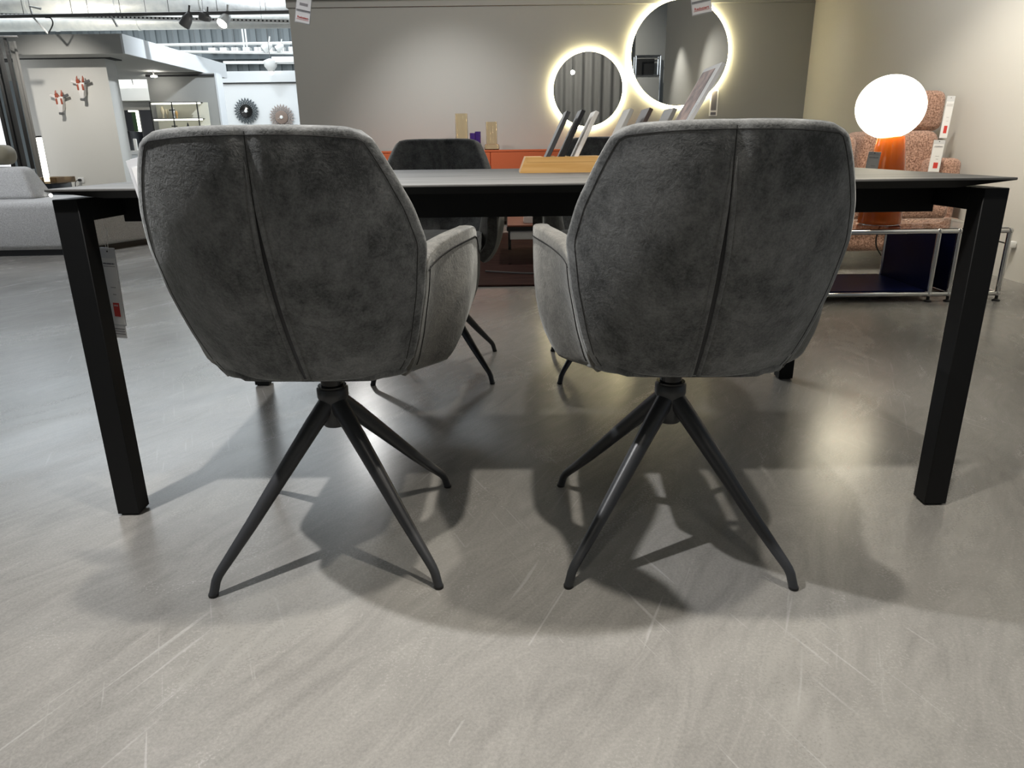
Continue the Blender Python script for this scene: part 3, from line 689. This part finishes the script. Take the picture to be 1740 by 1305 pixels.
# ------------------------------------------------------------------ salmon sofa on the right
sf = empty('sofa', (2.2, 5.3, 0), 0, 'salmon boucle sofa with a raised headrest by the right wall', 'sofa'); so = Vector((2.2, 5.3, 0))
def S(name, a, b, bev=.05, m='boucle', lab=None):
    bm = box_bm(Vector(a) - so, Vector(b) - so, bev, 4); o = link(name, bm, M[m], sf, 60)
    if lab: o['label'] = lab
    return o
S('base', (.95, 4.78, .13), (3.02, 5.62, .34), .05)
S('seat_cushion', (.95, 4.70, .33), (1.95, 5.35, .47), .055); S('seat_cushion', (1.955, 4.72, .33), (2.865, 5.35, .47), .055)
S('armrest', (2.87, 4.93, .13), (3.03, 5.6, .72), .05)
S('back_cushion', (.97, 5.2, .45), (1.72, 5.55, .885), .075); S('back_cushion', (1.73, 5.2, .45), (2.44, 5.55, .885), .075); S('back_cushion', (2.45, 5.16, .45), (2.99, 5.55, .90), .075)
S('headrest', (2.72, 5.28, .895), (3.055, 5.55, 1.165), .06)
S('back_frame', (.95, 5.52, .2), (3.06, 5.68, .80), .05)
for x in (1.1, 2.95):
    for y in (4.85, 5.55): link('leg', tube_bm([Vector((x, y, 0)) - so, Vector((x, y, .14)) - so], .016, 10), M['plastic_black'], sf)
p = at(1614, 163, 5.14); price_tag('tall narrow price tag hanging on the raised headrest of the salmon sofa', (p.x + .012, 5.14, p.z), .052, .27, (0, math.radians(2), math.radians(-8)), '', inkm='greyprint')
p = at(1597, 238, 4.88); price_tag('price tag with a red square hanging on the right sofa cushion', p, .075, .20, (0, math.radians(2), 0), '')

# ------------------------------------------------------------------ grey lounge sofa on the left
ga = Vector((-3.66, 6.04, 0)); gR = Vector((-3.30, 6.94, 0)) ; gL = Vector((-5.6, 5.93, 0)); gB = Vector((-5.2, 7.2, 0))
gs = empty('lounge_sofa', ga, 0, 'light grey boucle lounge sofa with a low platform on the left', 'sofa')
poly = [(0, 0), (gR.x - ga.x, gR.y - ga.y), (gB.x - ga.x, gB.y - ga.y), (gL.x - ga.x, gL.y - ga.y)]
link('platform', prism_bm(poly, .045, .44, .05, 5), M['grey_boucle'], gs, 60)
cx_ = sum(p_[0] for p_ in poly) / 4; cy_ = sum(p_[1] for p_ in poly) / 4
link('plinth', prism_bm([(cx_ + (x - cx_) * .96, cy_ + (y - cy_) * .94) for x, y in poly], 0, .05), M['plastic_black'], gs)
b0, b1 = at(30, 284, 6.45), at(58, 342, 6.45)
yb = 6.45
link('backrest', hexa_bm([Vector(p_) - ga for p_ in ((-5.4, yb, .43), (b1.x, yb, .43), (b1.x - .05, yb + .42, .43), (-5.4, yb + .42, .43), (-5.4, yb + .06, b0.z), (b0.x, yb + .06, b0.z), (b0.x - .08, yb + .32, b0.z), (-5.4, yb + .32, b0.z))], .05, 4), M['grey_boucle'], gs, 60)
h0, h1 = at(0, 246, 6.6), at(22, 280, 6.6)
link('head_pillow', box_bm(Vector((-5.0, 6.50, h1.z)) - ga, Vector((h1.x + .01, 6.72, h0.z)) - ga, .075, 5), M['taupe'], gs, 60)

# ------------------------------------------------------------------ behind the lounge sofa
Yt = 9.2
a, b = at(57, 312, Yt), at(98, 334, Yt)
st = empty('side_table', ((a.x + b.x) / 2, Yt + .2, 0), 0, 'dark wood side table with a bronze glass box top by the white wall', 'side table'); sto = Vector(st.location)
link('cabinet', box_bm(Vector((a.x, Yt, .02)) - sto, Vector((b.x - .04, Yt + .42, a.z)) - sto, .004), M['black_gloss_panel'], st)
zt2 = at(70, 302, Yt).z
for y in (0, .414): link('glass_pane', box_bm(Vector((a.x, Yt + y, a.z)) - sto, Vector((b.x + .02, Yt + y + .006, zt2)) - sto), M['bronze_glass'], st, None)
for x in (a.x, b.x + .014): link('glass_pane', box_bm(Vector((x, Yt + .008, a.z)) - sto, Vector((x + .006, Yt + .412, zt2)) - sto), M['bronze_glass'], st, None)
p0, p1 = at(66, 234, Yt + .2), at(81, 311, Yt + .2)
ft = empty('tube_lamp', (p1.x, Yt + .2, a.z), 0, 'slim glowing white tube lamp standing on the dark side table', 'lamp')
tag(link('tube', tube_bm([(0, 0, .012), (p0.x - p1.x, 0, p0.z - a.z)], .032, 14), M['tube'], ft), label='lit white tube')
link('foot', lathe_bm([(.05, 0), (.05, .012)], 16), M['plastic_black'], ft)
link('end_cap', tube_bm([(p0.x - p1.x, 0, p0.z - a.z), (p0.x - p1.x - .002, 0, p0.z - a.z + .02)], .034, 14), M['grey_metal'], ft)
# magazine stand
a = at(47, 340, 8.4); mz = at(50, 309, 8.4).z
mg = empty('magazine_stand', (at(50, 320, 8.4).x, 8.4, 0), 0, 'chrome stand with magazines behind the grey sofa backrest', 'stand')
for dx in (-.05, 0, .05): link('rail', tube_bm([(dx - .0, 0, 0), (dx - .03, 0, mz)], .010, 8), M['chrome'], mg)
link('rail', tube_bm([(-.10, 0, mz), (.04, 0, mz)], .014, 8), M['chrome'], mg)
link('base', box_bm((-.1, -.08, 0), (.12, .2, .02)), M['chrome'], mg)
tag(link('magazine', box_bm((mg.location.x + .03, 8.42, .022), (mg.location.x + .12, 8.5, at(62, 322, 8.4).z)), M['wall_cool']), 'pale blue magazine standing in the chrome stand', 'magazine')
a0, a1 = at(52, 287, 8.9), at(62, 305, 8.9)
pm = empty('poster_card', (a0.x, 8.9, 0), 0, 'white card on a thin stand beside the dark curtain', 'card')
link('card', box_bm((0, 0, a1.z), (a1.x - a0.x, .006, a0.z)), M['paper'], pm, None); link('pole', tube_bm([(.03, .01, 0), (.03, .01, a0.z)], .008, 8), M['plastic_black'], pm)
# small lit ball on the sofa edge behind the tabletop
a = at(86, 331, 6.7); bm = bmesh.new(); bmesh.ops.create_uvsphere(bm, u_segments=16, v_segments=10, radius=.016); o = link('ball_light', bm, emis('ball_glow', (1, .98, .9), 3.0)); o.location = (a.x, 6.7, .456)
tag(o, 'tiny glowing ball lying on the grey lounge platform', 'lamp')

# curtains at the far left: a dark pair with gaps in between
def curtain(x0, x1, y, z0, z1, m, label, amp=.05, wl=.16, name='curtain', group=None):
    bm = bmesh.new(); n = max(8, int((x1 - x0) / wl * 10)); rows = []
    for z in (z0, z1):
        rows.append([bm.verts.new((x0 + (x1 - x0) * i / n, y + amp * math.sin(2 * PI * (x1 - x0) * i / n / wl) + .02 * math.sin(i * .37), z)) for i in range(n + 1)])
    for i in range(n): bm.faces.new((rows[0][i], rows[0][i + 1], rows[1][i + 1], rows[1][i]))
    g = bmesh.ops.solidify(bm, geom=list(bm.faces), thickness=.004)
    return tag(link(name, bm, m, None, 60), label, 'curtain', group)
def cx(px, py, Yv): return at(px, py, Yv).x
zc = at(20, 63, 9.9).z
curtain(cx(8, 180, 9.9), cx(23, 180, 9.9), 9.9, .02, zc, M['curtain'], 'dark grey curtain at the far left, widest of the strips', .04, .10, group='dark curtain strips')
curtain(cx(24.5, 180, 9.9), cx(30, 180, 9.9), 9.96, .02, zc, M['curtain'], 'narrow dark curtain strip nearest the white wall', .03, .08, group='dark curtain strips')
curtain(cx(-6, 180, 9.9), cx(0, 180, 9.9), 9.92, .02, zc, M['curtain'], 'dark curtain strip at the left edge of the picture', .03, .1, group='dark curtain strips')
curtain(cx(34, 180, 10.2), cx(46, 180, 10.2), 10.25, .02, zc, M['curtain_mid'], 'mid grey curtain against the white wall edge', .025, .09, group='dark curtain strips')
rl = tag(link('curtain_rail', tube_bm([(-9.2, 9.95, zc + .012), (cx(30, 64, 9.95), 9.95, zc + .012)], .012, 8), M['grey_metal']), 'thin curtain rail above the dark curtains', 'rail')
struct('window_1', box_bm((-9.6, 10.4, 0), (PX0 - .05, 10.45, 2.09)), emis('bright_window', (.95, .97, 1), .9), smooth=None)

# animal head wall sculptures on the white wall
def head(px, py, label):
    c = at(px, py, 10.95); r = empty('wall_sculpture', (c.x, 11.0, c.z), 0, label, 'sculpture', 'small animal heads on the white wall')
    link('face', hexa_bm([(-.022, -.10, -.17), (.022, -.10, -.17), (.015, -.0, -.13), (-.015, -.0, -.13), (-.062, -.09, .04), (.062, -.09, .04), (.05, 0, .06), (-.05, 0, .06)], .008, 2), M['skull_white'], r)
    link('muzzle', box_bm((-.024, -.125, -.20), (.024, -.06, -.165), .01), M['grey_metal'], r)
    for sd in (-1, 1):
        link('ear', hexa_bm([(sd * .05, -.07, .02), (sd * .055, -.05, .02), (sd * .055, -.05, .06), (sd * .05, -.07, .06), (sd * .14, -.075, .05), (sd * .14, -.06, .05), (sd * .13, -.06, .085), (sd * .13, -.075, .085)], .004, 1), M['skull_white'] if sd < 0 else M['grey_metal'], r)
        link('horn', tube_bm([(sd * .03, -.06, .05), (sd * .045, -.065, .10), (sd * .04, -.06, .13)], [.016, .012, .005], 8), M['rust'], r)
        link('eye_patch', box_bm((sd * .022, -.098, -.06), (sd * .048, -.085, .02), .004), M['rust'], r)
    link('forelock', hexa_bm([(-.05, -.095, .03), (.0, -.1, .03), (.0, -.04, .04), (-.05, -.04, .04), (-.06, -.075, .085), (-.02, -.08, .085), (-.02, -.05, .085), (-.06, -.05, .085)], .004, 1), M['rust'], r)
    return r
head(103, 170, 'lower animal head sculpture on the white wall'); head(139, 146, 'upper animal head sculpture on the white wall')
# socket with plug on the white wall
c = at(138, 306, 10.99)
sk = empty('wall_socket', (c.x, 11.0, c.z), 0, 'white wall socket with a black plug and cable low on the white wall', 'socket')
link('plate', box_bm((-.045, -.012, -.04), (.045, 0, .04), .004), M['white_metal'], sk); link('plug', tube_bm([(-.01, -.012, 0), (-.01, -.05, 0)], .02, 10), M['plastic_black'], sk)
link('cable', tube_bm(spline([Vector((-.01, -.05, 0)), Vector((-.06, -.055, -.02)), Vector((-.08, -.05, -.12)), Vector((-.08, -.04, -c.z + .01))]), .006, 6), M['plastic_black'], sk)

# niche: black cabinet with lit door edge, counter, white low cabinet
Yb = 15.0
zc0, zc1 = 0.0, at(240, 187, Yb).z
bc = empty('display_cabinet', (at(240, 220, Yb).x, Yb, 0), 0, 'tall black display cabinet with a lit edge strip inside the niche', 'cabinet'); bo = Vector(bc.location)
x0, x1 = at(213, 200, Yb).x, at(268, 200, Yb).x
link('carcass', box_bm(Vector((x0, Yb, 0)) - bo, Vector((x1, Yb + .38, zc1)) - bo), M['black_gloss_panel'], bc, None)
xa = at(233, 200, Yb).x
tag(link('light_strip', box_bm(Vector((xa, Yb - .03, 0)) - bo, Vector((xa + .045, Yb, zc1 - .01)) - bo), M['strip'], bc, None), label='vertical lit strip')
link('light_strip', box_bm(Vector((at(221, 200, Yb).x, Yb - .03, zc1 - .03)) - bo, Vector((xa, Yb, zc1 - .005)) - bo), M['strip'], bc, None)
link('back_panel', box_bm(Vector((at(225, 200, Yb).x, Yb - .012, 0)) - bo, Vector((xa, Yb, zc1 - .04)) - bo), M['green_dark'], bc, None)
Yc = 14.2
ctr = tag(link('counter', box_bm((at(212.5, 240, Yc).x, Yc, 0), (at(223, 240, Yc).x, Yc + .5, at(215, 223, Yc).z), .004), M['black_gloss_panel']), 'black counter block at the front of the niche', 'counter')
stl = empty('bar_stool', (at(233, 250, 14.0).x, 14.0, 0), 0, 'white bar stool with a black column in the niche', 'stool')
link('seat', box_bm((-.10, -.12, .80), (.12, .12, .84), .015), M['white_metal'], stl); link('backrest', box_bm((-.10, .08, .84), (-.04, .12, 1.05), .01), M['white_metal'], stl)
link('column', tube_bm([(0, 0, .02), (0, 0, .80)], .025, 10), M['plastic_black'], stl); link('foot', lathe_bm([(.2, 0), (.2, .02)], 20), M['plastic_black'], stl)
Yw = 12.6
lc = empty('low_cabinet', (at(260, 270, Yw).x, Yw, 0), 0, 'low white cabinet standing below the niche behind the left chair', 'cabinet'); lo_ = Vector(lc.location)
link('carcass', box_bm(Vector((at(206, 262, Yw).x, Yw, 0)) - lo_, Vector((at(248, 262, Yw).x, Yw + .4, at(225, 262, Yw).z)) - lo_), M['wall_cool'], lc, None)
link('top', box_bm(Vector((at(205, 262, Yw).x, Yw - .01, at(225, 262, Yw).z)) - lo_, Vector((at(249, 262, Yw).x, Yw + .41, at(225, 258, Yw).z)) - lo_), M['white_metal'], lc, None)
# downlights
for px, py, Yv, lb in ((227, 148, 15.2, 'round downlight glowing inside the niche'), (262, 131, 12.9, 'small white spot lamp under the pavilion canopy')):
    c = at(px, py, Yv); r = empty('downlight', (c.x, Yv, c.z), 0, lb, 'lamp', 'downlights under the canopy')
    link('lens', lathe_bm([(.05, 0), (.05, .02)], 16), M['lampface'], r); link('stem', tube_bm([(0, 0, .02), (-.01, 0, .14)], .012, 8), M['grey_metal'], r)

# lit glass display case with its contents
Yd = 13.0
x0, x1 = at(261, 200, Yd).x, at(340, 200, Yd).x; z1 = at(300, 173.5, Yd).z; zm = at(300, 201, Yd).z
gc_ = empty('glass_display_case', ((x0 + x1) / 2, Yd, 0), 0, 'lit glass display case with black rods before the grey panel wall', 'display case'); go = Vector(gc_.location)
def G(name, a, b, m, lab=None):
    o = link(name, box_bm(Vector(a) - go, Vector(b) - go), M[m], gc_, None)
    if lab: o['label'] = lab
M['case_back'] = mat('case_back', (.80, .78, .66), .8)
G('back_panel', (x0, Yd + .15, 0), (x1 + .1, Yd + .17, z1), 'case_back', 'cream backing')
for z in (z1, zm, zm - (z1 - zm) * 1.0):
    G('shelf', (x0 - .01, Yd - .06, z - .012), (x1 + .02, Yd + .15, z), 'plastic_black'); G('light_strip', (x0 + .02, Yd - .045, z - .035), (x1 + .05, Yd - .02, z - .0125), 'strip', 'glowing shelf strip')
for x in (x0, (x0 + x1) / 2 - .03, x1): G('rod', (x - .008, Yd - .065, 0), (x + .008, Yd - .05, z1), 'plastic_black')
for z in ((z1 + zm) / 2, zm - (z1 - zm) / 2):
    G('door_knob', ((x0 + x1) / 2 - .08, Yd - .075, z - .008), ((x0 + x1) / 2 + .02, Yd - .066, z + .008), 'plastic_black')
for px, hh, rr, m_, lb in ((276, .19, .035, 'cream', 'cream vase, leftmost in the lit glass case'), (283, .15, .03, 'cream', 'black footed cream goblet in the lit glass case'), (293.5, .18, .032, 'paper', 'white vase right of the goblet in the lit glass case'), (299, .12, .025, 'oak', 'golden bottle beside the middle rod of the glass case')):
    a = at(px, 195, Yd); o = link('shelf_vase', lathe_bm([(rr * .6, 0), (rr * .3, hh * .25), (rr, hh * .65), (rr * .5, hh)], 14), M[m_]); o.location = (a.x, Yd + .03, zm); tag(o, lb, 'vase', 'vases in the lit glass case')
a = at(318, 212, Yd); o = link('figurine', lathe_bm([(.05, 0), (.035, .08), (.012, .16), (.004, .19)], 10), M['plastic_black']); o.location = (a.x, Yd + .03, zm - (z1 - zm)); tag(o, 'black pointed figurine on the lower shelf of the glass case', 'figurine')

# sunburst clocks
def clock(px, py, rpx, m, mface, label):
    c = at(px, py, 15.9); Rr = (at(px + rpx, py, 15.9) - c).length
    r = empty('sunburst_clock', (c.x, 16.0, c.z), 0, label, 'clock', 'sunburst clocks')
    rot = Matrix.Rotation(PI / 2, 4, 'X')
    b_ = lathe_bm([(Rr * .50, .02), (Rr * .50, .05), (Rr * .42, .055)], 32); bmesh.ops.transform(b_, matrix=rot, verts=b_.verts); link('dial', b_, mface, r)
    n = 24
    for i in range(n):
        a = 2 * PI * i / n; b_ = bmesh.new(); ca, sa = math.cos(a), math.sin(a)
        def pt(rad, tan, y): return (rad * ca - tan * sa, y, rad * sa + tan * ca)
        out = [(Rr * .48, 0), (Rr * .74, Rr * .095), (Rr, 0), (Rr * .74, -Rr * .095)]; inn = [(Rr * .60, 0), (Rr * .74, Rr * .05), (Rr * .84, 0), (Rr * .74, -Rr * .05)]
        vo = [[b_.verts.new(pt(q_[0], q_[1], y)) for q_ in out] for y in (-.022, -.038)]; vi = [[b_.verts.new(pt(q_[0], q_[1], y)) for q_ in inn] for y in (-.022, -.038)]
        for q_ in range(4):
            k_ = (q_ + 1) % 4
            for s_ in (0, 1): b_.faces.new((vo[s_][q_], vo[s_][k_], vi[s_][k_], vi[s_][q_]))
            b_.faces.new((vo[0][q_], vo[0][k_], vo[1][k_], vo[1][q_])); b_.faces.new((vi[0][q_], vi[0][k_], vi[1][k_], vi[1][q_]))
        link('ray', b_, m, r, None)
    link('hand', hexa_bm([(-.008, -.058, 0), (.008, -.058, 0), (.008, -.062, 0), (-.008, -.062, 0), (-Rr * .32, -.058, -.03), (-Rr * .32 + .012, -.058, -.03), (-Rr * .32 + .012, -.062, -.03), (-Rr * .32, -.062, -.03)]), M['white_metal'], r, None)
    link('hand', hexa_bm([(-.008, -.058, 0), (.008, -.058, 0), (.008, -.062, 0), (-.008, -.062, 0), (Rr * .2, -.058, -.015), (Rr * .2 + .01, -.058, -.02), (Rr * .2 + .01, -.062, -.02), (Rr * .2, -.062, -.015)]), M['white_metal'], r, None)
    b_ = lathe_bm([(.035, .058), (.03, .066), (.01, .07)], 14); bmesh.ops.transform(b_, matrix=rot, verts=b_.verts); link('hand_cap', b_, M['white_metal'], r)
clock(416.5, 188.5, 21.5, M['clock_grey'], M['gloss_black'], 'dark grey sunburst wall clock, left of the pair')
clock(477, 199, 21.5, M['clock_pale'], mat('clock_taupe_dial', (.22, .16, .13), .4), 'pale wooden sunburst wall clock, right of the pair')

# ------------------------------------------------------------------ under the hall roof: ducts, tracks, spots, rails
def duct(y_, pt0, pt1, Yv, label):
    a, b = at(250, pt0, Yv), at(250, pt1, Yv); rad = (a.z - b.z) / 2; z = (a.z + b.z) / 2
    r = empty('air_duct', (-8, Yv, z), 0, label, 'duct', 'round air ducts')
    bm = tube_bm([(-8, 0, 0), (6.2, 0, 0)], rad, 40); link('pipe', bm, M['zinc'], r)
    for i in range(10): link('collar', tube_bm([(-7.5 + i * 1.35, 0, 0), (-7.46 + i * 1.35, 0, 0)], rad + .008, 40), M['zinc'], r)
    return r
duct(0, -14, 27, 12.3, 'upper galvanised round duct under the hall roof'); duct(0, 24, 51, 12.9, 'lower galvanised round duct under the hall roof, warm lit below')
Yr = 10.2
def bar(p0, p1, Yv, rad, m, name, label, cat, group=None, wires=0):
    a, b = at(*p0, Yv), at(*p1, Yv); r = empty(name, a, 0, label, cat, group)
    link('bar', tube_bm([(0, 0, 0), b - a], rad, 8), M[m], r)
    for i in range(wires):
        q_ = (b - a) * ((i + .5) / wires); link('wire', tube_bm([q_, Vector((q_.x, q_.y, 4.99 - a.z))], .004, 5), M['grey_metal'], r)
    return r
bar((0, 28), (493, 20), Yr, .022, 'grey_metal', 'lighting_track', 'long dark lighting track across the hall above the pavilion', 'track', wires=6)
# perforated cable tray
a, b = at(0, 24.5, 11.2), at(492, 36, 11.2)
r = empty('cable_tray', a, 0, 'perforated white cable tray running below the lighting track', 'tray'); d = b - a
link('tray', hexa_bm([Vector((0, 0, -.02)), Vector((0, .1, -.02)), d + Vector((0, .1, -.02)), d + Vector((0, 0, -.02)), Vector((0, 0, .02)), Vector((0, .1, .02)), d + Vector((0, .1, .02)), d + Vector((0, 0, .02))]), M['white_metal'], r, None)
bm = bmesh.new()
for i in range(70): q_ = d * ((i + .5) / 70); box_bm(q_ + Vector((-.012, -.004, -.01)), q_ + Vector((.012, .001, .01)), bm=bm)
tag(link('perforation', bm, M['dark_gap'], r, None), kind='stuff')
for i in range(5):
    q_ = d * ((i + .5) / 5) + Vector((0, .05, .02)); link('wire', tube_bm([q_, Vector((q_.x, q_.y, 4.99 - a.z))], .004, 5), M['grey_metal'], r)
def track_spot(px, py, Yv, ang, m, label, s=.10, lit=True, tilt=-30):
    c = at(px, py, Yv); r = empty('track_spotlight', c, 0, label, 'lamp', 'spotlights under the hall roof')
    e = Matrix.Rotation(math.radians(ang), 4, 'Y') @ Matrix.Rotation(math.radians(tilt), 4, 'X')
    b_ = lathe_bm([(s * .42, -s * .75), (s * .55, -s * .7), (s * .5, 0), (s * .32, s * .55), (s * .1, s * .7)], 18); bmesh.ops.transform(b_, matrix=e, verts=b_.verts); link('housing', b_, M[m], r)
    b_ = lathe_bm([(s * .47, -s * .775), (s * .47, -s * .74)], 18); bmesh.ops.transform(b_, matrix=e, verts=b_.verts); link('lens', b_, M['lampface'] if lit else M['grey_metal'], r)
    link('bracket', tube_bm([(0, 0, s * .3), (s * .3, 0, s * .75), (s * .4, 0, s * 1.25)], s * .10, 8), M[m], r)
    return r
track_spot(318, 33, Yr, 35, 'grey_metal', 'dark spotlight aiming left on the lighting track', .13, False, 0)
track_spot(383, 32, Yr, 25, 'white_metal', 'lit white spotlight facing the room on the lighting track', .13, True, -40)
track_spot(350, 30, Yr, 110, 'grey_metal', 'dark spotlight lying along the track beside the left-aiming one', .10, False, 0)
# white rails further back
Yp = 16.2
for (p0, p1, lb) in (((255, 77), (502, 73), 'upper white rail of the three in the hall behind'), ((300, 88), (502, 90), 'middle white rail of the three in the hall behind'), ((380, 106.5), (502, 106), 'lowest white rail of the three in the hall behind')):
    bar(p0, p1, Yp, .028, 'white_metal', 'ceiling_rail', lb, 'rail', 'white rails in the hall', wires=3)
a = at(413, 48, Yp - .1); b = at(416, 89, Yp - .1)
hg = empty('rail_hanger', b, 0, 'pair of white uprights carrying the hall rails', 'hanger')
for dx in (0, .06): link('upright', tube_bm([(dx, 0, 0), (dx - .0, 0, a.z - b.z + 1.2)], .018, 8), M['white_metal'], hg)
track_spot(455, 79, Yp - .04, 60, 'white_metal', 'white spotlight clipped to the upper hall rail', .15, False, 0)
track_spot(476, 80, Yp - .04, 60, 'white_metal', 'white spotlight clipped to the upper hall rail, nearer the grey wall', .12, False, 0)
# big white projector lamp
c = at(460, 113, 15.4); r = empty('pendant_lamp', c, 0, 'big white bell lamp hanging below the hall rails', 'lamp')
link('shade', lathe_bm([(.05, -.10), (.08, -.05), (.12, 0), (.13, .10), (.03, .14)], 24), M['white_metal'], r); link('bulb', lathe_bm([(.02, -.15), (.045, -.12), (.045, -.10)], 14), M['lampface'], r)
link('arm', box_bm((.05, -.06, .06), (.55, .10, .17), .01), M['white_metal'], r); link('wire', tube_bm([(0, 0, .14), (0, 0, 4.99 - c.z)], .006, 5), M['grey_metal'], r)
# struts and cable at the left
c = at(57, 30, 10.2); r = empty('folding_bracket', c, 0, 'white folding arm with a black cable hanging from the track', 'bracket')
q1 = at(82, 57, 10.2) - c
link('arm', tube_bm([(0, 0, 0), q1], .012, 8), M['white_metal'], r); link('arm', tube_bm([(0, 0, 0), (-.02, 0, .13), (.12, 0, .1)], .014, 8), M['white_metal'], r)
link('cable', tube_bm(spline([Vector((.15, 0, .0)), Vector((.22, 0, -.01)), Vector((.23, 0, -.08)), q1]), .008, 6), M['plastic_black'], r)
bar((188, 25), (199, 45), 10.2, .014, 'white_metal', 'track_strut', 'short white strut hanging off the track at a slant', 'strut')

# ------------------------------------------------------------------ behind the viewer, seen in the mirrors
curtain(-1.6, 3.0, -2.4, .02, 4.95, M['curtain_mid'], 'grey folded curtain behind the viewer, reflected in the small mirror', .05, .24)
cf = empty('wall_rack', (3.45, -2.3, 0), 0, 'chrome framed rack behind the viewer, reflected in the large mirror', 'rack')
for x in (-.3, .3):
    for y in (-.15, .15): link('post', tube_bm([(x, y, 0), (x, y, 2.9)], .018, 8), M['chrome'], cf)
for z in (2.45, 2.9):
    for y in (-.15, .15): link('rail', tube_bm([(-.3, y, z), (.3, y, z)], .018, 8), M['chrome'], cf)
link('panel', box_bm((-.28, -.13, 2.47), (.2, -.11, 2.86)), M['plastic_black'], cf); link('panel', box_bm((-.29, -.13, .02), (.29, .13, 2.43)), M['fascia_grey'], cf)

m_ = at(973, 123, WB - .05); kx = (8.45 + 9.0) / 8.45
rs = empty('track_spotlight', (m_.x * kx, -.55, CAMZ + (m_.z - CAMZ) * kx), 0, 'small lit spotlight behind the viewer, reflected in the small mirror', 'lamp')
b_ = lathe_bm([(.05, .0), (.055, .02), (.05, .10), (.02, .14)], 18); bmesh.ops.rotate(b_, verts=b_.verts, cent=(0, 0, 0), matrix=Matrix.Rotation(PI / 2, 3, 'X')); link('housing', b_, M['grey_metal'], rs)
b_ = lathe_bm([(.045, -.004), (.045, .001)], 18); bmesh.ops.rotate(b_, verts=b_.verts, cent=(0, 0, 0), matrix=Matrix.Rotation(PI / 2, 3, 'X')); link('lens', b_, M['lampface'], rs)
link('rod', tube_bm([(0, -.06, .05), (0, -.06, 4.99 - rs.location.z)], .008, 8), M['grey_metal'], rs)
